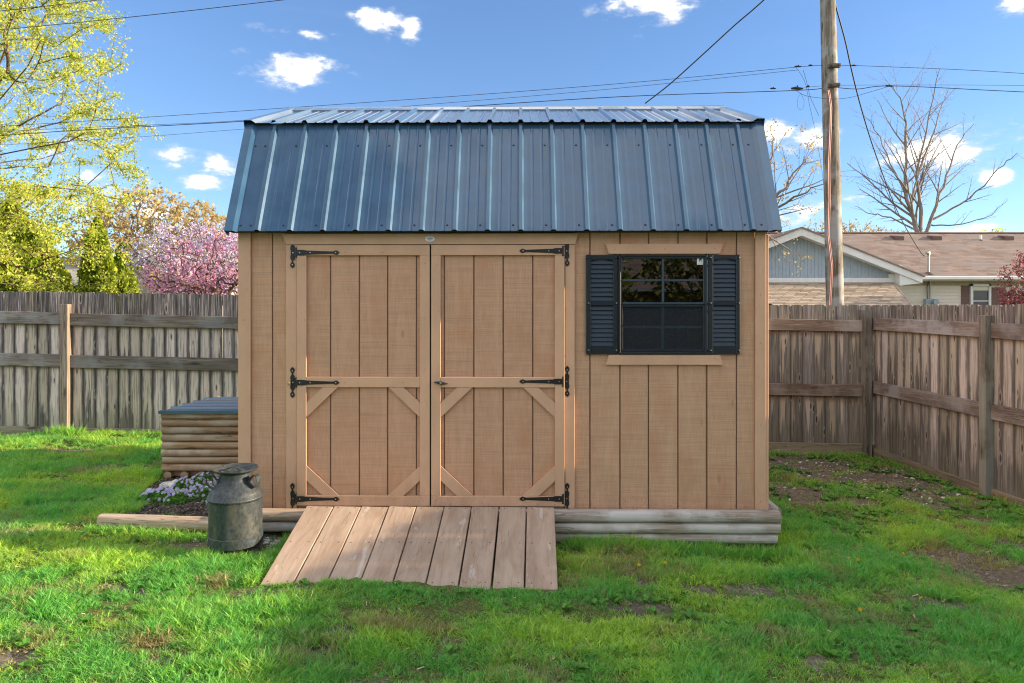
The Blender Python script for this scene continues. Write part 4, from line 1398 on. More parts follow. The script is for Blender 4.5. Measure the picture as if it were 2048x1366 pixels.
# ------------------------------------------------------------------ trees
def grow(root, pts, bf, spine=None, seed=1, tip_r=.006, power=2.3, maxr=None):
    """greedy minimum-path tree through pts from root. returns nodes, parent, radius, children"""
    nodes = [np.array(root, float)]
    parent = [-1]
    plen = [0.0]
    if spine:
        for (pi, p) in spine:
            p = np.array(p, float)
            parent.append(pi)
            plen.append(plen[pi] + np.linalg.norm(p - nodes[pi]))
            nodes.append(p)
    pts = np.array(pts, float)
    n = len(pts)
    best = np.full(n, 1e9)
    bpar = np.zeros(n, int)
    openm = np.ones(n, bool)
    def relax(i):
        d = np.linalg.norm(pts - nodes[i], axis=1)
        c = d + bf * plen[i] + (0.6 * max(0, .0) if i else 0)
        u = openm & (c < best)
        best[u] = c[u]
        bpar[u] = i
    for i in range(len(nodes)):
        relax(i)
    for _ in range(n):
        k = int(np.argmin(np.where(openm, best, 1e9)))
        openm[k] = False
        pi = int(bpar[k])
        nodes.append(pts[k])
        parent.append(pi)
        plen.append(plen[pi] + np.linalg.norm(pts[k] - nodes[pi]))
        relax(len(nodes) - 1)
    N = len(nodes)
    nodes = np.array(nodes)
    parent = np.array(parent)
    ch = [[] for _ in range(N)]
    for i in range(1, N):
        ch[parent[i]].append(i)
    area = np.zeros(N)
    order = np.argsort(-np.array(plen), kind='stable')
    for i in order:
        a = area[i] if area[i] > 0 else tip_r ** power
        area[i] = a
        if parent[i] >= 0:
            area[parent[i]] += a
    rad = area ** (1 / power)
    if maxr:
        rad = np.minimum(rad, maxr)
    return nodes, parent, rad, ch

def limb_mesh(name, nodes, parent, rad, ch, mat, wob=.0, rs=None, nmin=4):
    mb = MB()
    rs = rs or random.Random(4)
    starts = [(0, c) for c in ch[0]]
    while starts:
        p, c = starts.pop()
        chain = [p, c]
        cur = c
        while ch[cur]:
            k = max(ch[cur], key=lambda q: rad[q])
            for o in ch[cur]:
                if o != k:
                    starts.append((cur, o))
            chain.append(k)
            cur = k
        pts = [Vector(nodes[i]) for i in chain]
        r = [rad[i] for i in chain]
        r[0] = min(r[0], r[1] * 1.15) if p != 0 or len(ch[0]) > 1 else r[0]
        # soften the path and add slight crookedness
        P2, R2 = [pts[0]], [r[0]]
        for i in range(len(pts) - 1):
            a, b = pts[i], pts[i + 1]
            pa, pb = pts[max(i - 1, 0)], pts[min(i + 2, len(pts) - 1)]
            if r[i] > .012:
                mid = (a + b) * .5625 - (pa + pb) * .0625
                w = (b - a).length * wob
                mid = mid + Vector((rs.uniform(-w, w), rs.uniform(-w, w), rs.uniform(-w, w)))
                P2.append(mid)
                R2.append((r[i] + r[i + 1]) / 2)
            P2.append(b)
            R2.append(r[i + 1])
        R2[-1] *= .6
        n = 9 if max(R2) > .06 else (6 if max(R2) > .02 else nmin if max(R2) > .008 else 3)
        mb.tube(P2, R2, n, cap=False)
    return np_mesh_from(mb, name, mat)

def np_mesh_from(mb, name, mat):
    return np_mesh(name, np.array(mb.v), np.array(mb.f), mat, smooth=True)

def cards(name, centers, size, mat, r, elong=1.5, flat=None, br=None, tri=False, droop=0.0, normal_bias=None):
    """leaf-sized rhombus cards (two triangles, folded on the midrib) at the given centres"""
    n = len(centers)
    sz = size[0] + (size[1] - size[0]) * r.random(n)
    a = r.normal(size=(n, 3))
    if droop:
        a[:, 2] = a[:, 2] * .6 - droop
    if flat is not None:
        a = a * flat
    a /= np.linalg.norm(a, axis=1)[:, None]
    b = r.normal(size=(n, 3))
    b -= a * (a * b).sum(1)[:, None]
    b /= np.linalg.norm(b, axis=1)[:, None]
    c = np.cross(a, b)
    L = (a * (sz * elong * .5)[:, None])
    W = (b * (sz * .5)[:, None])
    H = (c * (sz * .14)[:, None])
    v = np.stack([centers - L, centers + W + H - L * .15, centers + L, centers - W + H - L * .15], 1).reshape(-1, 3)
    base = np.arange(n)[:, None] * 4
    f = base + np.array([[0, 1, 2, 3]])
    me = np_mesh(name, v, f, mat)
    if br is None:
        br = r.random(n)
    me.attributes.new('br', 'FLOAT', 'FACE').data.foreach_set('value', br.astype(np.float32))
    return me

def ell_pts(r, n, c, rad, shell=.0):
    d = r.normal(size=(n, 3))
    d /= np.linalg.norm(d, axis=1)[:, None]
    u = r.random(n) ** (1 / 3)
    u = shell + (1 - shell) * u
    return np.array(c) + d * u[:, None] * np.array(rad)

def tree(name, label, cat, root, pts, bf, bark, leaf=None, leaf_n=0, leaf_size=(.04, .07), tip=.006, spread=.12, seed=1, spine=None, group=None,
         wob=.06, maxr=None, along=False, droop=0.0, power=2.3, crown_name='crown', elong=1.5, leaf_name=None, rsel=.03):
    r = np.random.default_rng(seed)
    nodes, parent, rad, ch = grow(root, pts, bf, spine, seed, tip, power, maxr)
    t = thing(name, label, cat, tuple(root), 0, group)
    nodes = nodes - np.array(root)
    me = limb_mesh('trunk', nodes, parent, rad, ch, bark, wob, random.Random(seed))
    link('trunk', me, t)
    if leaf_n:
        N = len(nodes)
        if along:
            cand = np.arange(1, N)[rad[1:] < rsel]
        else:
            cand = np.array([i for i in range(1, N) if rad[i] < tip * 1.9])
        k = cand[r.integers(0, len(cand), leaf_n)]
        u = r.random(leaf_n)[:, None]
        c = nodes[k] * u + nodes[parent[k]] * (1 - u)
        # clusters: leaves gather at buds
        c = c + r.normal(size=(leaf_n, 3)) * spread * (.35 + .65 * r.random((leaf_n, 1)))
        br = np.clip(.5 + .28 * r.normal(size=leaf_n) + .25 * (vnoise(c[:, 0] * 1.3 + 40, c[:, 2] * 1.3 + 40) - .5), 0, 1)
        link(crown_name, cards(crown_name, c, leaf_size, leaf, r, elong, br=br, droop=droop), t)
    return t

# big spring maple, left
r1 = np.random.default_rng(21)
def maple_ok(p):
    px = p[:, 0] / p[:, 1] * FPX + 1024
    py = HORIZ - (p[:, 2] - CAMZ) / p[:, 1] * FPX
    edge = np.interp(py, [-400, -100, 0, 60, 100, 160, 210, 260, 330, 380, 430, 480, 560, 640],
                     [40, 150, 205, 250, 225, 240, 225, 300, 290, 310, 225, 260, 370, 300])
    thin = (py > 425) & (py < 600) & (px > 108) & (px < 300)
    rnd = np.random.default_rng(5).random(len(px))
    low = (py > 400) & (px < 110)
    return (px < edge + (vnoise(p[:, 2] * 2.5 + 9, p[:, 1] * 2 + 3) - .5) * 70) & ~(thin & (rnd < .72)) & ~(low & (rnd < .45))
P1 = np.concatenate([ell_pts(r1, 4600, (-14.0, 14.5, 6.6), (6.9, 4.6, 5.2), .15), ell_pts(r1, 900, (-10.0, 13.5, 2.7), (3.6, 2.6, 1.5))])
P1 = P1[(P1[:, 2] > 1.6) & maple_ok(P1) & (P1[:, 0] > -17)]
# clump the points so sky shows between the sprays
P1 = P1[vnoise(P1[:, 0] * 1.5 + 5, P1[:, 2] * 1.5 + P1[:, 1] * .7) > .31]
MR = (-14.2, 15, -.2)
tree('maple_tree', 'large spring tree with sparse yellow green leaves filling the upper left', 'tree', MR, P1, .38, M['bark_brown'], M['leaf_spring'], 150000, (.026, .052),
     tip=.0055, spread=.10, seed=3, maxr=.28, elong=1.25,
     spine=[(0, (-14.1, 15, 1.9)), (1, (-13.4, 14.9, 3.2)), (2, (-12.3, 14.6, 4.6)), (3, (-11.2, 14.4, 5.7)), (4, (-10.3, 14.3, 6.4)), (1, (-14.6, 15, 4)), (6, (-14.4, 15, 6.5)),
            (1, (-12.6, 14.2, 2.25)), (8, (-10.9, 13.8, 2.42)), (9, (-9.3, 13.6, 2.38)), (2, (-12.4, 14.0, 3.7)), (11, (-10.9, 13.7, 4.3)), (12, (-9.2, 13.6, 4.75))])

# arborvitae columns behind the left fence
def arborvitae(label, x, y, h, rad, seed, n=12000, group='arborvitae behind the left fence'):
    r = np.random.default_rng(seed)
    t = thing('arborvitae', label, 'evergreen tree', (x, y, -.2), 0, group)
    mb = MB().tube([(0, 0, 0), (.02, 0, h * .5), (0, 0, h * .93)], [.07, .045, .01], 7, cap=False)
    link('trunk', np_mesh_from(mb, 'trunk', M['bark_brown']), t)
    u = r.random(n) ** .8
    z = u * h
    prof = np.interp(u, [0, .06, .3, .6, .85, 1], [.75, .95, 1, .78, .42, .04]) * rad
    a = r.random(n) * 2 * math.pi
    lump = .78 + .42 * vnoise(a * 2.2 + seed, z * 2.6) + .12 * vnoise(a * 7, z * 9)
    q = (.72 + .28 * r.random(n) ** .4) * prof * lump
    c = np.stack([q * np.cos(a), q * np.sin(a), z], 1) + r.normal(size=(n, 3)) * .02
    br = np.clip(r.random(n) * .6 + .5 * vnoise(a * 4 + 3, z * 5), 0, 1)
    link('crown', cards('crown', c, (.05, .10), M['leaf_cedar'], r, 1.9, flat=np.array([.5, .5, 1.4]), br=br), t)
    return t
arborvitae('broad yellow green arborvitae at the left edge behind the fence', -10.95, 15.3, 4.1, 1.25, 5, 15000)
arborvitae('narrow dark arborvitae standing between the maple leaves and the redbud', -9.95, 16.8, 3.95, .52, 6, 8000)
arborvitae('arborvitae shoulder just right of the narrow dark one', -9.55, 17.2, 3.35, .40, 8, 6000)

# redbuds
r2 = np.random.default_rng(8)
D = 13.0
P2_ = np.concatenate([ell_pts(r2, 900, (-5.2, D, 2.25), (1.6, 1.3, .85), .1), ell_pts(r2, 350, (-6.0, D, 2.1), (.8, .8, .4))])
P2_ = P2_[(P2_[:, 2] > 1.75)]
tree('redbud_tree', 'pink flowering redbud with dark crooked limbs behind the left fence', 'tree', (-5.75, D, -.2), P2_, .25, M['bark_brown'], M['leaf_pink'], 7000, (.028, .048), tip=.006,
     spread=.045, seed=5, wob=.16, maxr=.10, along=True, elong=1.1, rsel=.022,
     spine=[(0, (-5.75, D, .9)), (1, (-5.5, D, 1.6)), (2, (-5.15, D - .1, 2.05)), (3, (-4.85, D, 2.5)), (2, (-5.9, D, 2.0)), (5, (-6.3, D, 2.25))])
D = 15.5
P3_ = np.concatenate([ell_pts(r2, 1100, (-7.0, D, 2.75), (1.5, 1.3, .85), .0), ell_pts(r2, 350, (-5.8, D, 2.75), (1.4, 1.0, .75))])
P3_ = P3_[(P3_[:, 2] > 1.9)]
tree('lilac_flowering_tree', 'pale lilac flowering tree rising behind the pink redbud', 'tree', (-6.7, D, -.2), P3_, .35, M['bark_grey'], M['leaf_lilac'], 8500, (.028, .050), tip=.0055,
     spread=.06, seed=9, wob=.1, maxr=.09, along=True, elong=1.1, rsel=.02)
# tan budding tree behind them and a thin one beside the roof
r3 = np.random.default_rng(31)
D = 24
P4_ = ell_pts(r3, 1300, (-12.3, D, 3.6), (3.0, 2.0, 2.2), .1)
P4_ = P4_[P4_[:, 2] > 1.8]
tree('budding_tree', 'tan budding tree spreading behind the lilac blossom', 'tree', (-12.2, D, -.2), P4_, .45, M['bark_grey'], M['leaf_tan'], 9000, (.06, .11), tip=.009, spread=.12, seed=11, maxr=.16)
D = 26
P5_ = ell_pts(r3, 600, (-11.2, D, 3.6), (1.5, 1.2, 1.8), .1)
P5_ = np.concatenate([P5_[P5_[:, 2] > 2], ell_pts(r3, 260, (-10.3, D, 3.2), (1.2, 1, 1.1))])
tree('slender_twig_tree', 'thin nearly bare tree close beside the roof edge on the left', 'tree', (-11.1, D, -.2), P5_, .6, M['bark_grey'], M['leaf_tan'], 1600, (.05, .09), tip=.009, spread=.10, seed=12, maxr=.10)

# tall bare tree, right
D = 32.0
r4 = np.random.default_rng(41)
def fan(n, seed):
    r = np.random.default_rng(seed)
    px = 1735 + 285 * r.random(n)
    py = 140 + 330 * r.random(n)
    return px, py, r
def PD(px, py, D=32.0, dy=0.0):
    return P(px, py, D) + Vector((0, dy, 0))
def bare_tree(name, label, root, limbs, seed, r_tip=.006, dens=1.0, group=None, leaf_n=0, L0=1.0):
    """limbs: [(points, r0, r1)]; straight side shoots fork off each limb, three orders deep"""
    rr = random.Random(seed)
    root = Vector(root)
    t = thing(name, label, 'tree', tuple(root), 0, group)
    mb = MB()
    tips = []
    def shoot(p, d, L, r, depth):
        n = max(3, int(L / .22))
        pts, cur, dd = [p.copy()], p.copy(), d.copy()
        bend = Vector((rr.uniform(-.10, .10), rr.uniform(-.1, .1), rr.uniform(.0, .10)))
        for i in range(n):
            dd = (dd + bend / n * 2.0 + Vector((rr.gauss(0, .045), rr.gauss(0, .05), rr.gauss(0, .045)))).normalized()
            cur = cur + dd * (L / n)
            pts.append(cur.copy())
        rad = [max(r * (1 - .75 * i / n), .0045) for i in range(n + 1)]
        mb.tube([q - root for q in pts], rad, 6 if r > .03 else (4 if r > .012 else 3), cap=False)
        tips.append(pts[-1])
        if depth <= 0:
            return
        fork(pts, rad, L, depth)
    def fork(pts, rad, L, depth, start=.18):
        n = len(pts) - 1
        k = max(2, int(L * (2.6 if depth > 1 else 3.4) * dens))
        side = rr.choice((-1, 1))
        for j in range(k):
            u = start + (1 - start) * (j + rr.random() * .9) / k
            i = min(n - 1, int(u * n))
            f = u * n - i
            p = pts[i].lerp(pts[i + 1], min(f, 1))
            d = (pts[i + 1] - pts[i]).normalized()
            side = -side if rr.random() < .8 else side
            ax = Vector((rr.gauss(0, .35), side, rr.gauss(0, .35)))
            q = d.cross(ax).normalized()
            ang = math.radians(rr.uniform(24, 50))
            nd = (d * math.cos(ang) + q * math.sin(ang) + Vector((0, 0, .10))).normalized()
            ll = L * (1 - u * .62) * rr.uniform(.30, .58) * L0
            if ll < .14:
                continue
            shoot(p, nd, ll, max(rad[i] * rr.uniform(.42, .62), r_tip), depth - 1)
    for (pl, r0, r1) in limbs:
        pts = []
        for i in range(len(pl) - 1):
            a_, b_ = pl[i], pl[i + 1]
            pa, pb = pl[max(i - 1, 0)], pl[min(i + 2, len(pl) - 1)]
            for k in range(4):
                u = k / 4
                q = .5 * ((2 * a_) + (-pa + b_) * u + (2 * pa - 5 * a_ + 4 * b_ - pb) * u * u + (-pa + 3 * a_ - 3 * b_ + pb) * u ** 3)
                pts.append(q + Vector((rr.gauss(0, .03), rr.gauss(0, .03), rr.gauss(0, .03))))
        pts.append(pl[-1])
        n = len(pts) - 1
        rad = [r0 + (r1 - r0) * (i / n) ** .8 for i in range(n + 1)]
        mb.tube([q - root for q in pts], rad, 9, cap=False)
        L = sum((pts[i + 1] - pts[i]).length for i in range(n))
        fork(pts, rad, L * .72, 3, .26)
        tips.append(pts[-1])
    link('trunk', np_mesh_from(mb, 'trunk', M['bark_grey']), t)
    if leaf_n:
        r = np.random.default_rng(seed)
        c = np.array([tuple(q - root) for q in tips])[r.integers(0, len(tips), leaf_n)] + r.normal(size=(leaf_n, 3)) * .06
        link('crown', cards('crown', c, (.03, .06), M['leaf_tan'], r, 1.5), t)
    return t
RT = Vector((18.75, D, -.2))
bs = PD(1840, 500)
bare_tree('bare_tree', 'tall bare many stemmed tree rising behind the brown roof', RT, [
    ([RT, bs, PD(1828, 440), PD(1812, 385), PD(1818, 300, dy=.3), PD(1822, 225, dy=.5), PD(1800, 165, dy=.6)], 0.158, 0.016),
    ([bs, PD(1842, 420), PD(1834, 350), PD(1842, 270, dy=-.4), PD(1858, 150, dy=-.8)], 0.112, 0.014),
    ([PD(1834, 350), PD(1862, 280), PD(1895, 215, dy=.6), PD(1922, 168, dy=.9)], 0.056, 0.011),
    ([bs, PD(1862, 440), PD(1882, 385), PD(1912, 335, dy=.5), PD(1940, 280, dy=.9), PD(1982, 235, dy=1.2)], 0.099, 0.013),
    ([PD(1862, 440), PD(1905, 418), PD(1945, 375, dy=-.7), PD(1968, 340, dy=-1.2), PD(1988, 322, dy=-1.5)], 0.056, 0.010),
    ([PD(1828, 440), PD(1800, 372, dy=-.6), PD(1776, 322, dy=-1.0), PD(1752, 300, dy=-1.3)], 0.050, 0.010),
    ([PD(1812, 385), PD(1792, 300, dy=.8), PD(1772, 235, dy=1.2), PD(1758, 212, dy=1.5)], 0.040, 0.008),
    ([PD(1828, 460), PD(1790, 432, dy=.5), PD(1760, 420, dy=1.0), PD(1735, 405, dy=1.2)], 0.046, 0.008),
    ([PD(1862, 450), PD(1900, 452, dy=-.4), PD(1945, 440, dy=-.8), PD(1985, 405, dy=-1.0)], 0.040, 0.008),
    ([PD(1842, 420), PD(1868, 350, dy=1.0), PD(1900, 280, dy=1.6), PD(1945, 225, dy=1.8)], 0.040, 0.008)], 14, r_tip=.004, dens=1.02, leaf_n=100)

# smaller budding trees right of the shed
D = 19
QD = lambda px, py, dy=0.0: P(px, py, 19.0) + Vector((0, dy, 0))
R5 = Vector((6.0, D, -.2))
bare_tree('bare_tree', 'thin twiggy tree showing just past the right roof edge', R5, [
    ([R5, QD(1475, 480), QD(1510, 440), QD(1560, 385), QD(1590, 345), QD(1612, 318)], .10, .010),
    ([QD(1510, 440), QD(1545, 350, .4), QD(1562, 290, .6), QD(1560, 245, .7)], .06, .008),
    ([QD(1475, 480), QD(1545, 418, -.4), QD(1590, 392, -.7), QD(1630, 372, -.8)], .055, .008),
    ([QD(1510, 440), QD(1525, 340, .2), QD(1535, 270, .3)], .05, .008)], 15, dens=1.0, leaf_n=700)
for (x, y, z, rx, rz, n, lab, sd) in ((14.6, 31, 4.3, 2.6, 1.35, 700, 'low tan budding tree behind the gable and the utility pole', 16), (18.6, 34, 4.2, 3.0, 1.3, 800, 'low greenish tree behind the foot of the bare tree', 17)):
    pp = ell_pts(np.random.default_rng(sd), n, (x, y, z), (rx, 1.3, rz))
    tree('budding_tree', lab, 'tree', (x, y, -.2), pp, .5, M['bark_grey'], M['leaf_tan'], 2600, (.05, .09), tip=.009, spread=.12, seed=sd, maxr=.12)
for (x, y, z, rx, rz, lab, sd) in ((24.8, 36, 4.9, 1.15, .7, 'bright yellow green treetop peeping over the roof at the right', 18), (27.4, 36, 5.0, 1.0, .8, 'yellow green treetop at the right edge above the roof', 19)):
    pp = ell_pts(np.random.default_rng(sd), 300, (x, y, z), (rx, 1.2, rz))
    tree('treetop', lab, 'tree', (x, y, -.2), pp, .4, M['bark_grey'], M['leaf_spring'], 2600, (.06, .11), tip=.009, spread=.14, seed=sd, maxr=.12)
D = 18.5
P8_ = np.concatenate([ell_pts(np.random.default_rng(61), 800, (14.15, D, 2.1), (1.25, 1.0, 1.2)), ell_pts(np.random.default_rng(62), 150, (13.5, D, 1.7), (.6, .6, .5))])
tree('plum_tree', 'dark red leaved ornamental tree in front of the neighbour house', 'tree', (14.3, D, -.2), P8_, .35, M['bark_brown'], M['leaf_red'], 5200, (.03, .05), tip=.006, spread=.07, seed=20, maxr=.07)

# ------------------------------------------------------------------ neighbour house, right
def shingle_mat(name, a, b, c3, rowh=.14):
    m, t, out = new_mat(name)
    p = t.pos()
    x, y, z = t.sep(p)
    row = t.m('FLOOR', t.m('MULTIPLY', z, 1 / (rowh * .40)))
    u = t.m('MULTIPLY', t.m('ADD', x, t.m('MULTIPLY', row, .37)), 3.3)
    cell = t.node('ShaderNodeTexWhiteNoise', {'Vector': t.comb(t.m('FLOOR', u), row, 0)}, noise_dimensions='3D')
    c = t.mix(cell, (*a, 1), (*b, 1))
    c = t.mix(t.mr(t.noise(p, 1.3, 5), .4, .7, 0, .7), c, (*c3, 1))
    fr = t.m('FRACT', t.m('MULTIPLY', z, 1 / (rowh * .40)))
    c = t.mix(t.mr(fr, 0, .14, .55, 0), c, tuple(k * .35 for k in a) + (1,))
    n = t.noise(p, 50, 4)
    c = t.mix(t.mr(n, .4, .7, 0, .35), c, tuple(k * 1.3 for k in b) + (1,))
    principled(t, out, c, .95, t.bump(n, .4, .01), .15)
    return m
M['shingle_brown'] = shingle_mat('brown_shingles', (.175, .125, .105), (.29, .225, .19), (.23, .205, .20))
M['shingle_tan'] = varied('tan_shingle', (.42, .34, .265), .95)
M['shingle_gap_shadow'] = simple('shingle_gap_shadow', (.10, .075, .06), .95)  # deck coloured dark, as shadow in the gaps between shingles
M['shingle_grey'] = shingle_mat('grey_shingles', (.28, .26, .25), (.42, .40, .38), (.34, .32, .31))
M['siding_blue'] = simple('blue_grey_board_siding', (.34, .42, .49), .7, var=.06)
M['siding_cream'] = simple('cream_lap_siding', (.78, .73, .63), .7, var=.015)
M['shutter_brown'] = simple('brown_shutter', (.16, .09, .08), .7)
M['vent_brown'] = simple('brown_vent', (.12, .07, .06), .7)
M['win_dark'] = simple('dark_window_glass', (.03, .04, .05), .12, .6)
M['steel'] = simple('galvanised_steel', (.42, .42, .40), .45, .5, .6)

GD = 20.5
def Q(px, py, D=GD):
    return P(px, py, D)
house = thing('neighbour_house', 'neighbour house with brown shingle roof, cream siding and blue grey gable beyond the fence', 'house', (13.0, 24.0, -.2))
ho = Vector(house.location)
def hpart(name, mb, mat, smooth=None):
    mb.v = [(a - ho.x, b - ho.y, c - ho.z) for a, b, c in mb.v]
    return part(name, mb, mat, house, smooth)
# main wing: eave at D=22, ridge behind
ED, RD = 21.6, 25.6
ez = CAMZ + (HORIZ - 552) / FPX * ED
rz_ = CAMZ + (HORIZ - 467) / FPX * RD
xl = P(1640, 467, RD).x
xr = 24.0
wy_ = ED + .45
# wall as lap siding: each course its own lap
lap = MB()
z = -.2
while z < ez - .03:
    lap.add([(11.4, wy_, z + .105), (xr - .4, wy_, z + .105), (xr - .4, wy_ - .024, z), (11.4, wy_ - .024, z), (11.4, wy_ + .05, z + .105), (xr - .4, wy_ + .05, z + .105), (11.4, wy_ + .05, z), (xr - .4, wy_ + .05, z)],
            [(0, 1, 2, 3), (3, 2, 7, 6), (0, 3, 6, 4), (4, 6, 7, 5), (1, 5, 7, 2)])
    z += .105
w_ = hpart('lap_siding', lap, M['siding_cream'])
tag(w_, kind='stuff')
hpart('wall', MB().box((9.0, wy_ + .06, -.2), (xr - .4, wy_ + 6.5, ez)), M['siding_cream'])
roofm = MB()
th = .06
a0, a1 = Vector((xl - 1.5, ED, ez)), Vector((xr, ED, ez))
b0, b1 = Vector((xl - 3.5, RD, rz_)), Vector((xr, RD, rz_))
c0, c1 = Vector((xl - 3.5, 2 * RD - ED, ez)), Vector((xr, 2 * RD - ED, ez))
a0 = Vector((8.6, ED, ez))
dn = Vector((0, 0, -th))
roofm.add([a0, a1, b1, b0, c0, c1, a0 + dn, a1 + dn, b1 + dn, b0 + dn, c0 + dn, c1 + dn],
          [(0, 1, 2, 3), (3, 2, 5, 4), (6, 9, 8, 7), (9, 10, 11, 8), (0, 6, 7, 1), (4, 5, 11, 10), (1, 7, 8, 2), (2, 8, 11, 5), (0, 3, 9, 6), (3, 4, 10, 9)])
rf = hpart('roof', roofm, M['shingle_brown'])
ro2 = Vector(rf.location) + ho
# ridge cap line
def rsub(name, mb, mat, smooth=None):
    mb.v = [(a - ro2.x, b - ro2.y, c - ro2.z) for a, b, c in mb.v]
    return part(name, mb, mat, rf, smooth)
rsub('ridge_cap', MB().tube([(xl - 3, RD, rz_ + .005), (xr, RD, rz_ + .005)], .05, 6), M['vent_brown'])
def roof_at(px, py):
    """point of the front slope seen at a pixel"""
    dx, dz = (px - 1024) / FPX, -(py - HORIZ) / FPX
    k = (rz_ - ez) / (RD - ED)
    t = (ez - CAMZ - k * ED) / (dz - k)
    return Vector((dx * t, t, CAMZ + dz * t))
for px in (1793, 1868, 1944 - 4, 2011):
    if px == 1940:
        continue
    p = roof_at(px, 477)
    v = MB().add([(p.x - .16, p.y - .2, p.z - .08), (p.x + .16, p.y - .2, p.z - .08), (p.x + .16, p.y - .2, p.z + .06), (p.x - .16, p.y - .2, p.z + .06), (p.x - .13, p.y + .2, p.z + .13), (p.x + .13, p.y + .2, p.z + .13), (p.x - .2, p.y + .2, p.z), (p.x + .2, p.y + .2, p.z)],
                 [(0, 1, 2, 3), (3, 2, 5, 4), (0, 3, 4, 6), (1, 7, 5, 2), (6, 4, 5, 7), (0, 6, 7, 1)])
    rsub('roof_vent', v, M['vent_brown'])
p = roof_at(1961, 480)
rsub('vent_pipe', MB().tube([p - Vector((0, 0, .05)), p + Vector((0, 0, .17))], .045, 10), M['white'], 40)
rsub('pipe_boot', MB().lathe([(.10, p.z - .04), (.05, p.z + .02)], 12, (p.x, p.y)), M['vent_brown'])
# fascia and gutter
hpart('gutter', MB().cbox((P(1826, 550, ED).x, ED - .10, ez - .12), (xr, ED - .005, ez - .005), .02), M['white'])
hpart('soffit', MB().box((11.3, ED + .0, ez - .15), (xr, wy_, ez - .13)), M['siding_cream'])
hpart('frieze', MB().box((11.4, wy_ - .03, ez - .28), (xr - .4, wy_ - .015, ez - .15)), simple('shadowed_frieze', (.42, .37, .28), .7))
# wall window with shutters
def pz_(py, D=wy_):
    return CAMZ - (py - HORIZ) / FPX * D
def pxx(px, D=wy_):
    return (px - 1024) / FPX * D
wn = hpart('window', MB().cbox((pxx(1938), wy_ - .09, .7), (pxx(1943), wy_ + .02, pz_(568))).cbox((pxx(1974.5), wy_ - .09, .7), (pxx(1979), wy_ + .02, pz_(568))).cbox((pxx(1938), wy_ - .09, pz_(572.5)), (pxx(1979), wy_ + .02, pz_(568))).cbox((pxx(1943), wy_ - .05, pz_(603)), (pxx(1975), wy_ + .02, pz_(601))), M['white'])
hpart('pane', MB().box((pxx(1943), wy_ - .045, .7), (pxx(1975), wy_ - .04, pz_(573))), M['win_dark'])
hpart('blind', MB().box((pxx(1943), wy_ - .055, pz_(581)), (pxx(1975), wy_ - .048, pz_(573))), M['siding_cream'])
hpart('shutter', MB().cbox((pxx(1922), wy_ - .05, .7), (pxx(1936.5), wy_ - .01, pz_(571))), M['shutter_brown'])
hpart('window', MB().cbox((pxx(2010), wy_ - .09, .7), (pxx(2014), wy_ + .02, pz_(579))).cbox((pxx(2014), wy_ - .09, pz_(582)), (pxx(2080), wy_ + .02, pz_(579))).box((pxx(2030), wy_ - .055, .7), (pxx(2033), wy_, pz_(582))), M['white'])
hpart('pane', MB().box((pxx(2014), wy_ - .045, .7), (pxx(2080), wy_ - .04, pz_(582))), M['win_dark'])
hpart('shutter', MB().cbox((pxx(1982), wy_ - .05, .7), (pxx(2009), wy_ - .01, pz_(575))), M['shutter_brown'])
# service conduit, meter and mast
cxp = pxx(1857)
hpart('conduit', MB().tube([(cxp, wy_ - .09, pz_(556)), (cxp, wy_ - .09, .9)], .028, 8), M['steel'], 40)
hpart('meter_box', MB().cbox((cxp - .17, wy_ - .14, pz_(615)), (cxp + .08, wy_ - .02, pz_(598)), .01).tube([(cxp + .09, wy_ - .14, pz_(604)), (cxp + .09, wy_ - .26, pz_(604))], .085, 14), M['siding_blue'], 40)
hpart('cable', MB().tube([(cxp - .04, wy_ - .09, pz_(558)), (cxp - .10, wy_ - .09, pz_(575)), (cxp - .09, wy_ - .09, pz_(600))], .012, 5), M['wire'])
mst = roof_at(1857, 546)
mt = mst + Vector((0, 0, .56))
hpart('service_mast', MB().tube([mst, mt], .035, 8).tube([mt, mt + Vector((-.02, -.02, .08)), mt + Vector((-.10, -.04, .06))], [.05, .06, .03], 8), M['steel'], 50)
hpart('mast_boot', MB().lathe([(.16, mst.z - .05), (.06, mst.z + .03)], 12, (mst.x, mst.y)), M['vent_brown'])

# cross gable in front: blue board siding, white rakes
gy = GD
ax, az_ = Q(1592, 458).x, Q(1592, 458).z
R1 = Q(1829, 551)            # right foot of rake (outer, top edge)
k_s = (az_ - R1.z) / (R1.x - ax)
L1 = Vector((ax - (az_ - R1.z) / k_s, gy, R1.z))
lw = .23
gi = MB()
bz_ = Q(1594, 556).z
gx0, gx1 = ax - (az_ - .25 - bz_) / k_s, Q(1776, 556).x
nb = int((gx1 - gx0) / .105)
for i in range(nb + 1):
    xa, xb = gx0 + i * .105, min(gx0 + (i + 1) * .105 - .006, gx1)
    if xb <= xa:
        continue
    tz = lambda x: min(az_ - .02, az_ - .02 - abs(x - ax) * k_s)
    za, zb = tz(xa), tz(xb)
    vs = [(xa, gy, bz_), (xb, gy, bz_), (xb, gy, zb), (xa, gy, za), (xa, gy + .03, bz_), (xb, gy + .03, bz_), (xb, gy + .03, zb), (xa, gy + .03, za)]
    if min(za, zb) > bz_:
        gi.add(vs, [(0, 1, 2, 3), (0, 3, 7, 4), (1, 5, 6, 2), (3, 2, 6, 7)])
g_ = hpart('gable_boards', gi, M['siding_blue'])
tag(g_, kind='stuff')
gp = [(gx0 - .3, bz_ - 2.2), (gx1 + .12, bz_ - 2.2), (gx1 + .12, bz_), (ax, az_ - .03), (gx0 - .3, bz_)]
hpart('gable_wall', MB().plate([(gx0 - .2, bz_ - 2.2), (gx1 + .1, bz_ - 2.2), (gx1 + .1, bz_ + .02), (ax, az_ - .06), (gx0 - .2, bz_)], gy + .02, gy + .2), M['siding_blue'])
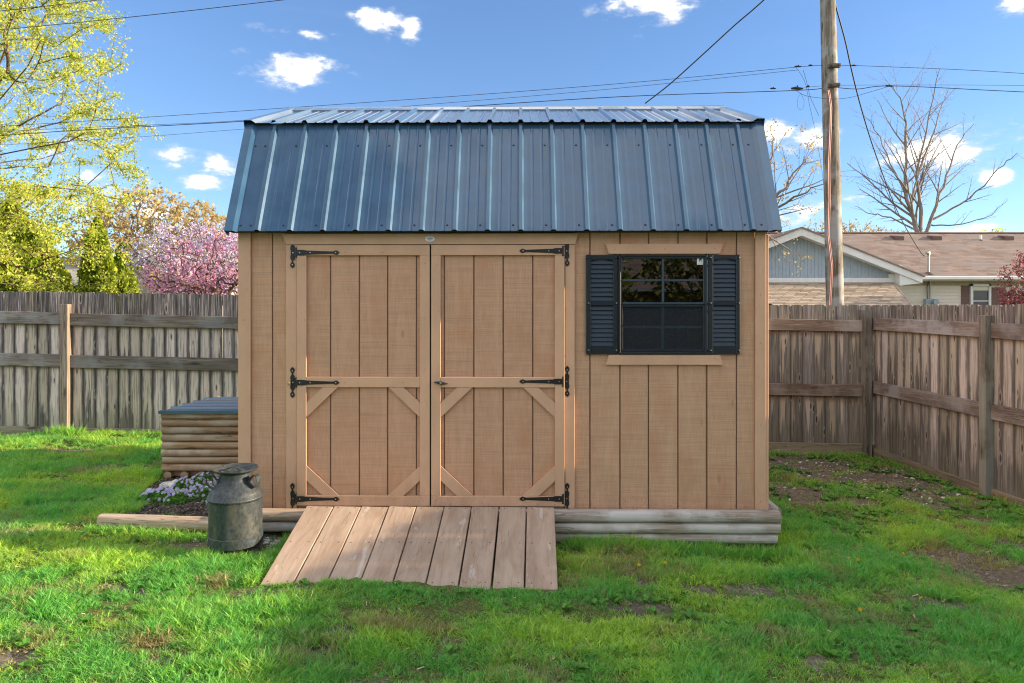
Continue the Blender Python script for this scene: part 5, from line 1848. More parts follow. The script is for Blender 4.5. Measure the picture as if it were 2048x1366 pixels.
hpart('gable_band', MB().cbox((gx0 - .2, gy - .06, bz_ - .17), (Q(1786, 560).x, gy - .005, bz_), .004), M['white'])
hpart('corner_board', MB().cbox((Q(1776, 560).x, gy - .07, Q(1700, 573).z), (Q(1786, 560).x, gy + .0, bz_ + .12), .004), M['white'])
# rake boards (two) with a stepped soffit return
def rake_b(p0, p1, w, y0, y1):
    d = (p1 - p0)
    return MB().plate([(p0.x, p0.z), (p1.x, p1.z), (p1.x, p1.z - w), (p0.x, p0.z - w)], y0, y1)
yo = gy - .40
ap = Vector((ax, gy, az_))
hpart('rake_board', rake_b(ap, R1 + Vector((0, 0, 0)), lw, yo, yo + .03), M['white'])
hpart('rake_board', rake_b(ap + Vector((-.001, 0, 0)), L1, lw, yo, yo + .03), M['white'])
hpart('soffit', MB().add([(ax, yo + .031, az_ - .20), (R1.x, yo + .031, R1.z - .20), (R1.x, gy + .3, R1.z - .20), (ax, gy + .3, az_ - .20), (ax, yo + .031, az_ - .17), (R1.x, yo + .031, R1.z - .17), (R1.x, gy + .3, R1.z - .17), (ax, gy + .3, az_ - .17)],
                             [(0, 1, 2, 3), (4, 7, 6, 5), (0, 4, 5, 1), (1, 5, 6, 2)]), M['white'])
hpart('eave_return', MB().plate([(Q(1786, 573).x, Q(1786, 572).z), (R1.x, Q(1786, 567).z), (R1.x, R1.z), (Q(1786, 573).x, R1.z + .30)], yo + .04, gy + .0), M['white'])
groof = MB()
for sgn, E in ((1, R1), (-1, L1)):
    n_up = Vector((0, 0, .03))
    e = E + Vector((sgn * .06, 0, -.02))
    bk = RD if True else 0
    groof.add([(ax, yo - .04, az_ + .02), (e.x, yo - .04, e.z), (e.x, RD, e.z), (ax, RD, az_ + .02), (ax, yo - .04, az_ - .02), (e.x, yo - .04, e.z - .04), (e.x, RD, e.z - .04), (ax, RD, az_ - .02)],
              [(0, 1, 2, 3), (4, 7, 6, 5), (0, 4, 5, 1), (1, 5, 6, 2)])
hpart('gable_roof', groof, M['shingle_brown'])
# low hip roof in front of the gable, shingle by shingle
HD0, HD1 = 17.6, 20.42
hz_t = CAMZ - (567 - HORIZ) / FPX * HD1
hz_b = CAMZ - (628 - HORIZ) / FPX * HD0
sl = (hz_t - hz_b) / (HD1 - HD0)
xR_t, xR_b = P(1786, 567, HD1).x, P(1838, 628, HD0).x
xL = 6.6
deck = MB()
deck.add([(xL, HD1, hz_t - .02), (xR_t, HD1, hz_t - .02), (xR_b, HD0, hz_b - .02), (xL, HD0, hz_b - .02), (xL, HD0, -.2), (xR_b, HD0, -.2), (xR_b + .3, HD1, hz_b), (xR_b + .3, HD1, -.2)],
         [(0, 3, 2, 1), (3, 4, 5, 2), (1, 2, 6), (2, 5, 7, 6)])
low = hpart('low_roof', deck, M['shingle_gap_shadow'])
lo2 = Vector(low.location) + ho
rows = 21
smesh = {}
rsn = random.Random(77)
ln = math.hypot(HD1 - HD0, hz_t - hz_b)
ang = math.atan2(hz_t - hz_b, HD1 - HD0)
rh = ln / rows
for rw in range(rows):
    u0 = rw / rows
    yy, zz = HD0 + (HD1 - HD0) * u0, hz_b + (hz_t - hz_b) * u0
    py_row = HORIZ - (zz - CAMZ) / yy * FPX
    if py_row > 622:
        continue
    xe = xR_b + (xR_t - xR_b) * (u0 + .5 / rows)
    x = xL + (rw % 3) * .11
    while x < xe - .04:
        w = min(.305 - .018, xe - x)
        if (x + w) / yy * FPX + 1024 > 1530:
            key = round(w, 2)
            if key not in smesh:
                mb = MB().box((0, 0, 0), (w, rh * .93, .016))
                mb.v = [(a, b, c if b > .01 else c + .008) for a, b, c in mb.v]
                smesh[key] = mb.mesh('shingle', M['shingle_tan'])
            o = link('shingle', smesh[key], low, (x - lo2.x, yy - lo2.y, zz - lo2.z + .004), (ang + rsn.uniform(-.004, .004), 0, 0))
        x += .305
hpart('ridge_flashing', MB().box((xL, HD1 - .02, hz_t - .01), (xR_t, HD1 + .05, hz_t + .03)), simple('old_flashing', (.25, .17, .10), .8))
hpart('hip_ridge', MB().tube([(xR_t, HD1, hz_t + .01), (xR_b, HD0, hz_b + .01)], .03, 6), M['shingle_tan'])

# ------------------------------------------------------------------ houses glimpsed behind the left fence
hs = thing('far_house', 'grey roofed house with white fascia and dark wall glimpsed between the arborvitae', 'house', (-13.5, 22.5, -.2))
D = 21.0
e1 = P(115, 561, D)
e2 = P(300, 561, D)
def o2(mb, h):
    l = Vector(h.location)
    mb.v = [(a - l.x, b - l.y, c - l.z) for a, b, c in mb.v]
    return mb
part('wall', o2(MB().box((-18, D + .3, -.2), (e2.x - .3, D + 5, e1.z - .05)), hs), simple('charcoal_wall', (.035, .045, .06), .8), hs)
part('roof', o2(MB().add([(-18.5, D, e1.z), (e2.x, D, e1.z), (e2.x - .6, D + 3, e1.z + .92), (-18.5, D + 3, e1.z + .92), (e2.x, D + 6, e1.z), (-18.5, D + 6, e1.z)], [(0, 1, 2, 3), (3, 2, 4, 5), (1, 4, 2)]), hs), M['shingle_grey'], hs)
part('fascia', o2(MB().cbox((-18.5, D - .06, e1.z - .17), (e2.x, D - .002, e1.z - .01), .01), hs), M['white'], hs)
hs2 = thing('far_house', 'pale gabled house with white rake board seen through the pink blossom', 'house', (-10.4, 20.5, -.2))
D = 19.5
ga, gb = P(298, 500, D), P(372, 566, D)
gl = P(225, 566, D)
part('gable_wall', o2(MB().plate([(gl.x, -.2), (gb.x - .1, -.2), (gb.x - .1, gb.z), (ga.x, ga.z - .06), (gl.x, gl.z)], D, D + 4), hs2), simple('pale_grey_siding', (.50, .49, .45), .8), hs2)
part('rake_board', o2(MB().plate([(ga.x, ga.z), (gb.x, gb.z - .02), (gb.x, gb.z - .20), (ga.x, ga.z - .16)], D - .25, D - .2), hs2), M['white'], hs2)
part('rake_board', o2(MB().plate([(ga.x - .002, ga.z), (gl.x, gl.z - .02), (gl.x, gl.z - .20), (ga.x - .002, ga.z - .16)], D - .25, D - .2), hs2), M['white'], hs2)
part('roof', o2(MB().add([(ga.x, D - .28, ga.z + .02), (gb.x + .1, D - .28, gb.z - .02), (gb.x + .1, D + 4.2, gb.z - .02), (ga.x, D + 4.2, ga.z + .02), (gl.x - .1, D - .28, gl.z - .02), (gl.x - .1, D + 4.2, gl.z - .02)], [(0, 1, 2, 3), (0, 3, 5, 4)]), hs2), M['shingle_grey'], hs2)

# things of the yard behind the viewer (they show in the window glass)
hb = thing('ranch_house', 'brown roofed ranch house across the yard, mirrored in the shed window', 'house', (4, -15, -.2))
part('wall', MB().box((-9, -4, 0), (9, 0, 2.6)), simple('house_brick', (.25, .14, .10), .85), hb)
part('roof', MB().add([(-9.6, .6, 2.5), (9.6, .6, 2.5), (9.6, -2.2, 4.3), (-9.6, -2.2, 4.3), (9.6, -5, 2.5), (-9.6, -5, 2.5)], [(0, 1, 2, 3), (3, 2, 4, 5), (1, 4, 2), (0, 3, 5)]), M['shingle_brown'], hb)
part('fascia', MB().box((-9.6, .6, 2.38), (9.6, .66, 2.5)), M['white'], hb)
pp = ell_pts(np.random.default_rng(71), 900, (1.2, -8.6, 4.4), (3.6, 3.0, 3.0))
tree('shade_tree', 'broad tree behind the viewer, mirrored in the shed window', 'tree', (.6, -8.6, -.2), pp, .4, M['bark_brown'], M['leaf_green'], 5500, (.09, .17), tip=.011, spread=.2, seed=30, maxr=.2)
pp = ell_pts(np.random.default_rng(72), 700, (5.4, -9.5, 4.2), (2.6, 2.4, 2.9))
tree('shade_tree', 'second yard tree behind the viewer, mirrored in the right panes', 'tree', (5.2, -9.5, -.2), pp, .4, M['bark_brown'], M['leaf_green'], 4500, (.09, .16), tip=.011, spread=.2, seed=31, maxr=.18)

# ------------------------------------------------------------------ utility pole and wires
pole = thing('utility_pole', 'tall weathered wooden utility pole with a red cable, behind the right fence', 'utility pole', (P(1672, 610, 12).x, 12, -.2))
po = Vector(pole.location)
b_, t_ = P(1672, 690, 12), P(1655.5, 0, 12)
top = b_ + (t_ - b_) * 1.42
mb = MB()
n = 26
pts = [b_ + (top - b_) * i / n - po for i in range(n + 1)]
rr_ = random.Random(2)
mb.tube(pts, [(.148 - .036 * i / n) * rr_.uniform(.985, 1.015) for i in range(n + 1)], 20)
link('shaft', mb.mesh('shaft', M['pole'], 60), pole)
for py, w in ((132, .14), (171, .13)):
    c = P(1663, py, 11.84) - po
    part('bracket', MB().cbox((c.x - .06, c.y - .05, c.z - .03), (c.x + w, c.y + .03, c.z + .035), .006).tube([(c.x - .02, c.y - .09, c.z), (c.x - .02, c.y, c.z)], .02, 8).tube([(c.x + .10, c.y - .08, c.z), (c.x + .10, c.y, c.z)], .016, 8), simple('rusty_steel_bracket', (.12, .10, .08), .7), pole, 40)
rcp = [(1654, 175), (1657, 190), (1660, 215), (1659, 260), (1656, 330), (1657, 400), (1655, 470), (1662, 530), (1660, 575), (1657, 625)]
part('red_cable', MB().tube([P(a, b, 11.83) - po for a, b in rcp], .011, 6), M['red_cable'], pole, 60)
part('cable_guard', MB().tube([P(a + 3, b, 11.86) - po for a, b in rcp[:]], .009, 6), M['red_cable'], pole, 60)

def wire(label, pts, r=.008, group='overhead wires', n=5, name='overhead_wire'):
    """pts: (px, py, depth)"""
    v = [P(*p) for p in pts]
    r = r * .8
    out = []
    for i in range(len(v) - 1):
        a, b = v[i], v[i + 1]
        pa, pb = v[max(i - 1, 0)], v[min(i + 2, len(v) - 1)]
        for k in range(6):
            t = k / 6
            q = .5 * ((2 * a) + (-pa + b) * t + (2 * pa - 5 * a + 4 * b - pb) * t * t + (-pa + 3 * a - 3 * b + pb) * t ** 3)
            out.append(q)
    out.append(v[-1])
    o = link(name, MB().tube(out, r, n).mesh(name, M['wire'], 80))
    return tag(o, label, 'wire', group)
wire('upper of the two wires crossing the top left corner', [(-300, 50, 10), (0, 22, 10), (206, -1, 10), (500, -35, 10)], .0065)
wire('lower wire crossing the top left corner to the top edge', [(-300, 88, 10), (0, 60, 10), (300, 30, 10), (565, 0, 10), (800, -28, 10)], .0065)
wire('thin upper line from the left edge over the ridge to the pole', [(-400, 280, 12), (0, 253, 12), (300, 234, 12), (600, 214, 12), (1000, 186, 12), (1300, 162, 12), (1596, 134, 12), (1660, 131, 12), (1760, 133, 12), (2048, 147, 12), (2600, 190, 12)], .0055)
wire('second thin line just under the first, reaching the pole', [(-400, 300, 12), (0, 264, 12), (300, 250, 12), (480, 241, 12), (820, 212, 12), (1200, 180, 12), (1596, 140, 12)], .0045)
wire('thick bundled line from the left edge to the lower pole clamp', [(-400, 300, 12.2), (0, 271, 12.2), (200, 258, 12.2), (480, 243, 12.2), (900, 215, 12.2), (1250, 193, 12.2), (1590, 181, 12.2), (1660, 175, 12.2), (1715, 178, 12.2), (1790, 172, 12.2), (2048, 184, 12.2), (2600, 210, 12.2)], .0085)
wire('faint lowest line meeting the left roof edge', [(-400, 305, 12.5), (0, 290, 12.5), (290, 273, 12.5), (490, 258, 12.5), (800, 236, 12.5)], .004)
wire('upper strand right of the lower pole clamp', [(1596, 178, 12), (1664, 171, 12), (1900, 170, 12), (2048, 171, 12), (2600, 175, 12)], .004)
wire('sagging slack loop passing below the lower clamp', [(1592, 181, 11.8), (1610, 191, 11.8), (1640, 196, 11.8), (1668, 198, 11.8), (1700, 195, 11.8), (1740, 184, 11.8), (1780, 172, 11.8)], .0045)
wire('thick drop cable rising from behind the ridge to the top edge', [(1290, 207, 11.2), (1340, 168, 11), (1410, 105, 10.6), (1470, 50, 10.3), (1530, -2, 10), (1700, -160, 9.5)], .013)
wire('thick twisted service cable sweeping down from the pole to the roof mast', [(1660, -40, 11.9), (1671, 10, 12.2), (1690, 80, 12.8), (1702, 135, 13.3), (1718, 200, 14), (1740, 275, 15.2), (1766, 350, 16.8), (1790, 412, 18.4), (1812, 456, 19.8), (1832, 490, 21), (1846, 510, 21.8), (1854, 512, 22)], .016, n=6)
wire('thin wire dropping from the left clamp behind the pole', [(1592, 134, 12.1), (1610, 165, 12.1), (1620, 215, 12.1), (1632, 270, 12.1), (1645, 350, 12.1), (1652, 420, 12.2)], .0035)
wire('short tie wire beside the drop wire left of the pole', [(1606, 140, 12.05), (1610, 152, 12.05), (1616, 175, 12.05), (1621, 195, 12.05), (1638, 232, 12.05)], .004)
wire('small hanging loop of wire left of the pole', [(1602, 186, 11.9), (1596, 196, 11.9), (1595, 212, 11.9), (1600, 219, 11.9), (1606, 216, 11.9), (1608, 202, 11.9), (1602, 187, 11.9)], .0025)
def clamp(label, px, py, w, h, D=12):
    c = P(px, py, D)
    mb = MB().tube([c - Vector((w / 2, .0, 0)), c - Vector((w / 6, 0, -h * .1)), c + Vector((w / 6, 0, 0)), c + Vector((w / 2, 0, 0))], [h * .3, h * .5, h * .45, h * .25], 8)
    mb.tube([c + Vector((0, 0, h * .2)), c + Vector((.01, 0, h * .9))], h * .25, 6)
    tag(link('splice_clamp', mb.mesh('splice_clamp', M['wire'], 50)), label, 'cable clamp', 'clamps on the overhead wires')
clamp('black clamp on the upper line at the far left of the pole', 1596, 133, .12, .03)
clamp('small black clamp on the upper line nearest left of the pole', 1621, 131, .07, .03)
clamp('large round splice on the lower line left of the pole', 1594, 177, .20, .055, 12.1)
clamp('small clamp on the lower line further left of the round splice', 1546, 177, .10, .03)
clamp('small clamp on the lower line just left of the pole', 1616, 173, .06, .03)
clamp('clamp on the upper line just right of the pole', 1708, 131, .09, .03)
clamp('clamp on the lower line right of the twisted cable', 1779, 172, .14, .035, 12.1)

# ------------------------------------------------------------------ grass
def tuft(name, seed, blades, hgt, rad, width, lean):
    r = np.random.default_rng(seed)
    V, F, Hh, B = [], [], [], []
    for i in range(blades):
        a = r.random() * 2 * math.pi
        q = rad * math.sqrt(r.random())
        bx, by = q * math.cos(a), q * math.sin(a)
        h = hgt * (.55 + .6 * r.random())
        la = a + r.normal() * .9
        ln = h * (lean + .35 * r.random())
        w = width * (.7 + .6 * r.random())
        wa = r.random() * math.pi
        wx, wy = math.cos(wa) * w / 2, math.sin(wa) * w / 2
        b = len(V)
        m1 = .5
        V += [(bx - wx, by - wy, -.006), (bx + wx, by + wy, -.006),
              (bx + math.cos(la) * ln * .28 + wx * .85, by + math.sin(la) * ln * .28 + wy * .85, h * m1), (bx + math.cos(la) * ln * .28 - wx * .85, by + math.sin(la) * ln * .28 - wy * .85, h * m1),
              (bx + math.cos(la) * ln, by + math.sin(la) * ln, h * (1 - .18 * lean))]
        F += [(b, b + 1, b + 2, b + 3), (b + 3, b + 2, b + 4)]
        Hh += [0, 0, .5, .5, 1]
        v = r.random()
        B += [v] * 5
    me = bpy.data.meshes.new(name)
    me.from_pydata(V, [], F)
    me.materials.append(M['grass'])
    me.attributes.new('h', 'FLOAT', 'POINT').data.foreach_set('value', Hh)
    me.attributes.new('br', 'FLOAT', 'POINT').data.foreach_set('value', B)
    return bpy.data.objects.new(name, me)
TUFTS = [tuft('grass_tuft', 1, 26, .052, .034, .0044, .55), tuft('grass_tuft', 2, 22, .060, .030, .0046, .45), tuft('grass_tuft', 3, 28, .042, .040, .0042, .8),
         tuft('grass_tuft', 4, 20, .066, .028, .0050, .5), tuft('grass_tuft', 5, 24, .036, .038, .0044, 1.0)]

def scatter(name, pts, rot, scl, pick, objs, extra, kind='stuff'):
    me = bpy.data.meshes.new(name)
    n = len(pts)
    me.vertices.add(n)
    me.vertices.foreach_set('co', pts.astype(np.float32).ravel())
    me.attributes.new('rot', 'FLOAT_VECTOR', 'POINT').data.foreach_set('vector', rot.astype(np.float32).ravel())
    me.attributes.new('scl', 'FLOAT_VECTOR', 'POINT').data.foreach_set('vector', scl.astype(np.float32).ravel())
    me.attributes.new('pick', 'INT', 'POINT').data.foreach_set('value', pick.astype(np.int32))
    for k, v in extra.items():
        me.attributes.new(k, 'FLOAT', 'POINT').data.foreach_set('value', v.astype(np.float32))
    o = link(name, me)
    ng = bpy.data.node_groups.new(name + '_scatter', 'GeometryNodeTree')
    ng.interface.new_socket('Geometry', in_out='INPUT', socket_type='NodeSocketGeometry')
    ng.interface.new_socket('Geometry', in_out='OUTPUT', socket_type='NodeSocketGeometry')
    N, L = ng.nodes, ng.links
    gi, go = N.new('NodeGroupInput'), N.new('NodeGroupOutput')
    iop = N.new('GeometryNodeInstanceOnPoints')
    jn = N.new('GeometryNodeJoinGeometry')
    for ob in objs[::-1]:
        oi = N.new('GeometryNodeObjectInfo')
        oi.inputs['Object'].default_value = ob
        oi.inputs['As Instance'].default_value = True
        L.new(oi.outputs['Geometry'], jn.inputs[0])
    def at(nm, ty):
        a = N.new('GeometryNodeInputNamedAttribute')
        a.data_type = ty
        a.inputs['Name'].default_value = nm
        return a.outputs['Attribute']
    L.new(gi.outputs[0], iop.inputs['Points'])
    L.new(jn.outputs[0], iop.inputs['Instance'])
    iop.inputs['Pick Instance'].default_value = True
    L.new(at('pick', 'INT'), iop.inputs['Instance Index'])
    L.new(at('rot', 'FLOAT_VECTOR'), iop.inputs['Rotation'])
    L.new(at('scl', 'FLOAT_VECTOR'), iop.inputs['Scale'])
    L.new(iop.outputs[0], go.inputs[0])
    md = o.modifiers.new('scatter', 'NODES')
    md.node_group = ng
    return tag(o, kind=kind)

def inside_any(x, y):
    """where nothing grows: shed, ramp, timbers, box, can, mulch bed"""
    lx = (x - _r0.x) * _cs + (y - _r0.y) * _sn
    ly = -(x - _r0.x) * _sn + (y - _r0.y) * _cs
    m = (lx > -.06) & (lx < SW + .10) & (ly > -.13) & (ly < SDEPTH + .05)
    u = (y - 4.0) / .75
    m |= (x > -1.425 + .03 * u) & (x < .262 + .02 * u) & (y > 4.0) & (y < 4.9)
    m |= np.hypot(x - cx_, y - cy_) < .175
    m |= (x > bx0 - .02) & (x < bx1 + .2) & (y > by0 - .03) & (y < by1 + .05)
    m |= bed(x, y) & (fbm(x * 6, y * 6, 2) > .12)
    m |= (x > -2.9) & (x < -1.7) & (np.abs(y - (4.875 - (x + 2.86) * .094)) < .058)
    m |= (x > -.55) & (x < .27) & (y > 3.895) & (y < 4.02)
    m |= (y > 8.50)
    m |= (x > 4.37 + .0893 * (8.55 - y))
    return m
def bed(x, y):
    """mulch bed left of the shed"""
    left = -2.80 + .08 * np.sin(y * 5) + np.clip((y - 5.0) * -.05, -.2, 0) - (y - 4.9) * .18
    return (x > left) & (x < -1.85) & (y > 4.86) & (y < 6.32)
def sample(n, x0, x1, y0, y1, r):
    return x0 + (x1 - x0) * r.random(n), y0 + (y1 - y0) * r.random(n)
def in_view(x, y, m=.25):
    return np.abs(x) < y * .7314 + m
rg = np.random.default_rng(99)
xs_, ys_, ss_ = [], [], []
for (y0, y1, dens, s) in ((2.6, 3.6, 1900, .92), (3.6, 4.6, 1600, .95), (4.6, 6.2, 900, 1.06), (6.2, 8.52, 620, 1.15)):
    w = y1 * .7314 + .5
    n = int(dens * (y1 - y0) * 2 * w)
    x, y = sample(n, -w, w, y0, y1, rg)
    k = in_view(x, y)
    xs_.append(x[k]); ys_.append(y[k]); ss_.append(np.full(k.sum(), s))
# thinner turf a step outside the frame on either side
for (x0, x1) in ((-7.2, -2.0), (2.0, 5.0)):
    x, y = sample(9000, x0, x1, 1.2, 8.4, rg)
    k = ~in_view(x, y)
    xs_.append(x[k]); ys_.append(y[k]); ss_.append(np.full(k.sum(), 1.3))
gx, gy_a, gs = np.concatenate(xs_), np.concatenate(ys_), np.concatenate(ss_)
clump = fbm(gx * 2.4 + 3, gy_a * 4.4 + 8, 4)
fine_ = fbm(gx * 11 + 1, gy_a * 11 + 2, 3)
bm_ = bare(gx, gy_a)
back = np.clip((gy_a - 5.3) / 2, 0, 1) * (gx > 1.7)
keep = ~inside_any(gx, gy_a) & (rg.random(len(gx)) > np.clip(bm_ * 1.05 - .10, 0, .95)) & (rg.random(len(gx)) > np.clip((.42 - clump) * 3.2, 0, .55)) & (rg.random(len(gx)) > back * .35)
gx, gy_a, gs, clump, fine_, bm_, back = (a[keep] for a in (gx, gy_a, gs, clump, fine_, bm_, back))
n = len(gx)
size = .82 * gs * (.50 + 1.0 * np.clip((clump - .30) * 2.3, 0, 1)) * (.75 + .5 * rg.random(n)) * (1 - .35 * np.clip(bm_, 0, 1)) * (.75 + .5 * fine_) * (1 - .3 * back)
size = size * np.where((gx > -1.6) & (gx < .45) & (gy_a > 3.70) & (gy_a < 4.0), .55, 1)
pts = np.stack([gx, gy_a, ground(gx, gy_a)], 1)
# blades lean the same way over a patch, as mown and wind-combed grass does
la = fbm(gx * 1.1 + 70, gy_a * 1.1 + 70, 2) * 12
tilt = .12 + .35 * rg.random(n)
rot = np.stack([tilt * np.cos(la) * .8, tilt * np.sin(la) * .8, rg.random(n) * 2 * math.pi], 1)
scl = np.stack([size ** .5, size ** .5, size], 1)
pick = rg.integers(0, 5, n)
tint = np.clip(.42 + (fbm(gx * 1.7 + 21, gy_a * 2.6 + 5, 4) - .5) * 2.9 + rg.normal(size=n) * .2, 0, 1)
dry = np.clip(.12 + bm_ * .55 + (fbm(gx * 3 + 44, gy_a * 4 + 4, 3) - .58) * 2.5 + (rg.random(n) < .08) * .6, 0, 1)
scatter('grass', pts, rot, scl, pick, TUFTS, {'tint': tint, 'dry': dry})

# long grass growing against timbers and fence feet
def tall(xa, ya, xb, yb, n, w, s0, s1):
    u = rg.random(n)
    x = xa + (xb - xa) * u + rg.normal(size=n) * w * .3
    y = ya + (yb - ya) * u + rg.normal(size=n) * w
    return x, y, s0 + (s1 - s0) * rg.random(n)
seg = [tall(.35, 4.68, 1.9, 4.66, 420, .03, .9, 1.7), tall(-7, 8.42, -2.5, 8.42, 260, .04, .8, 1.6), tall(-5.5, 8.35, -5.2, 8.38, 60, .04, 1.8, 3.0), tall(1.8, 8.42, 4.3, 8.42, 160, .05, .8, 1.6),
       tall(4.35, 8.3, 5.3, 3, 260, .03, .7, 1.4), tall(-1.50, 4.0, -1.47, 4.7, 110, .02, .8, 1.4), tall(-2.9, 4.78, -1.95, 4.70, 90, .02, .7, 1.3), tall(-3.2, 6.25, -3.2, 7.2, 120, .03, .9, 1.7),
       tall(-1.98, 4.32, -1.6, 4.31, 50, .02, .7, 1.2), tall(-2.2, 4.95, -2.5, 5.0, 14, .05, 1.0, 1.5)]
tx, ty, ts = (np.concatenate([s[i] for s in seg]) for i in range(3))
n = len(tx)
scatter('grass', np.stack([tx, ty, ground(tx, ty)], 1), np.stack([rg.normal(size=n) * .2, rg.normal(size=n) * .2, rg.random(n) * 6.28], 1), np.stack([np.full(n, .9), np.full(n, .9), ts], 1),
        rg.integers(0, 4, n), TUFTS, {'tint': rg.random(n) * .7, 'dry': rg.random(n) * .4})

# ------------------------------------------------------------------ broadleaf weeds, mostly near the right corner and fence feet
def weed(seed):
    r = np.random.default_rng(seed)
    V, F, B = [], [], []
    for i in range(9):
        a = r.random() * 6.28
        l, w, e = .020 + .018 * r.random(), .007 + .005 * r.random(), .2 + .7 * r.random()
        ca, sa, ce, se = math.cos(a), math.sin(a), math.cos(e), math.sin(e)
        pt = lambda u, v, dz=0: (ca * u * ce - sa * v, sa * u * ce + ca * v, u * se + dz + .003)
        b = len(V)
        V += [pt(0, 0), pt(l * .35, w * .8), pt(l * .75, w), pt(l, 0, -.004), pt(l * .75, -w), pt(l * .35, -w * .8)]
        F += [(b, b + 1, b + 2, b + 3), (b, b + 3, b + 4, b + 5)]
        B += [r.random()] * 2
    me = bpy.data.meshes.new('weed')
    me.from_pydata(V, [], F)
    me.materials.append(M['leaf_weed'])
    me.attributes.new('br', 'FLOAT', 'FACE').data.foreach_set('value', B)
    return bpy.data.objects.new('weed', me)
W_ = [weed(s) for s in (1, 2, 3)]
x1, y1 = sample(2600, 1.9, 5.2, 5.0, 8.5, rg)
x2, y2 = sample(4600, -6.4, 4.5, 2.7, 8.5, rg)
x3, y3, _ = tall(.35, 4.62, 1.9, 4.58, 200, .05, 1, 1)
x4, y4, _ = tall(-6.5, 8.36, -3.3, 8.36, 200, .06, 1, 1)
wx_, wy2 = np.concatenate([x1, x2, x3, x4]), np.concatenate([y1, y2, y3, y4])
cl = fbm(wx_ * 2.3 + 8, wy2 * 2.3 + 12, 3)
k = (~inside_any(wx_, wy2)) & (rg.random(len(wx_)) < np.clip((cl - .42) * 5, .05, 1)) & (bare(wx_, wy2) < .75)
wx_, wy2 = wx_[k], wy2[k]
n = len(wx_)
sz = .7 + .9 * rg.random(n)
scatter('ground_weeds', np.stack([wx_, wy2, ground(wx_, wy2)], 1), np.stack([np.zeros(n), np.zeros(n), rg.random(n) * 6.28], 1), np.stack([sz] * 3, 1), rg.integers(0, 3, n), W_, {'d': sz})

# ------------------------------------------------------------------ stones, chips and leaf litter
def pebble(seed, mat, sz, flat=.6):
    r = np.random.default_rng(seed)
    bm = bmesh.new()
    bmesh.ops.create_icosphere(bm, subdivisions=1, radius=1)
    for v in bm.verts:
        v.co = Vector(v.co) * (1 + r.normal() * .16)
        v.co = Vector((v.co.x * sz * 1.25, v.co.y * sz * .9, v.co.z * sz * flat))
    me = bpy.data.meshes.new('pebble')
    bm.to_mesh(me)
    bm.free()
    me.materials.append(mat)
    return bpy.data.objects.new('pebble', me)
def chip(seed, mat, l, w):
    r = np.random.default_rng(seed)
    mb = MB().plate([(-l / 2, -w * .3), (-l * .2, -w / 2), (l / 2, -w * .2), (l * .4, w * .4), (-l * .3, w / 2)], -.002, .002, 0, 'xy')
    mb.v = [(a, b, c) for a, b, c in mb.v]
    return bpy.data.objects.new('chip', mb.mesh('chip', mat))
PB = [pebble(1, M['stone'], .014), pebble(2, M['stone'], .011, .7), pebble(3, M['stone'], .018, .5)]
def place_flat(name, x, y, objs, s0, s1, lift=.003, tilt=.25, pw=1.0):
    n = len(x)
    s = s0 + (s1 - s0) * rg.random(n) ** pw
    scatter(name, np.stack([x, y, ground(x, y) + lift], 1), np.stack([rg.normal(size=n) * tilt, rg.normal(size=n) * tilt, rg.random(n) * 6.28], 1), np.stack([s] * 3, 1), rg.integers(0, len(objs), n), objs, {'d': s})
# pale stones under the timbers, by the can and scattered over the bare corner
xa, ya, _ = tall(-1.95, 4.60, -1.42, 4.62, 420, .05, 1, 1)
xb, yb, _ = tall(-2.3, 4.72, -1.9, 4.66, 60, .03, 1, 1)
xc, yc = sample(1500, 1.9, 4.9, 5.6, 8.1, rg)
kc = (bare(xc, yc) > .35) & (rg.random(1500) < .5) & ~inside_any(xc, yc)
xd, yd = sample(220, -3.2, -1.9, 5.2, 6.25, rg)
kd = bed(xd, yd)
x = np.concatenate([xa, xb, xc[kc], xd[kd]])
y = np.concatenate([ya, yb, yc[kc], yd[kd]])
ok = ~((np.hypot(x - cx_, y - cy_) < .17) | ((x > -1.40) & (x < .25) & (y > 4.02) & (y < 4.72) & (x > 0)))
place_flat('gravel', x[ok], y[ok], PB, .25, 1.15, .004, .3, 2.4)
# mulch
CH = [chip(1, M['mulch'], .05, .014), chip(2, M['mulch'], .036, .012), chip(3, M['mulch_pale'], .034, .010), chip(4, M['mulch'], .028, .018), chip(5, M['mulch'], .045, .010)]
xm, ym = sample(9000, -3.2, -1.85, 4.84, 6.35, rg)
km = bed(xm, ym) & ~((xm > bx0 - .02) & (ym > by0 - .01)) & ~((xm > -2.9) & (np.abs(ym - (4.875 - (xm + 2.86) * .094)) < .05))
place_flat('mulch', xm[km], ym[km], CH, .7, 1.3, .008, .35)
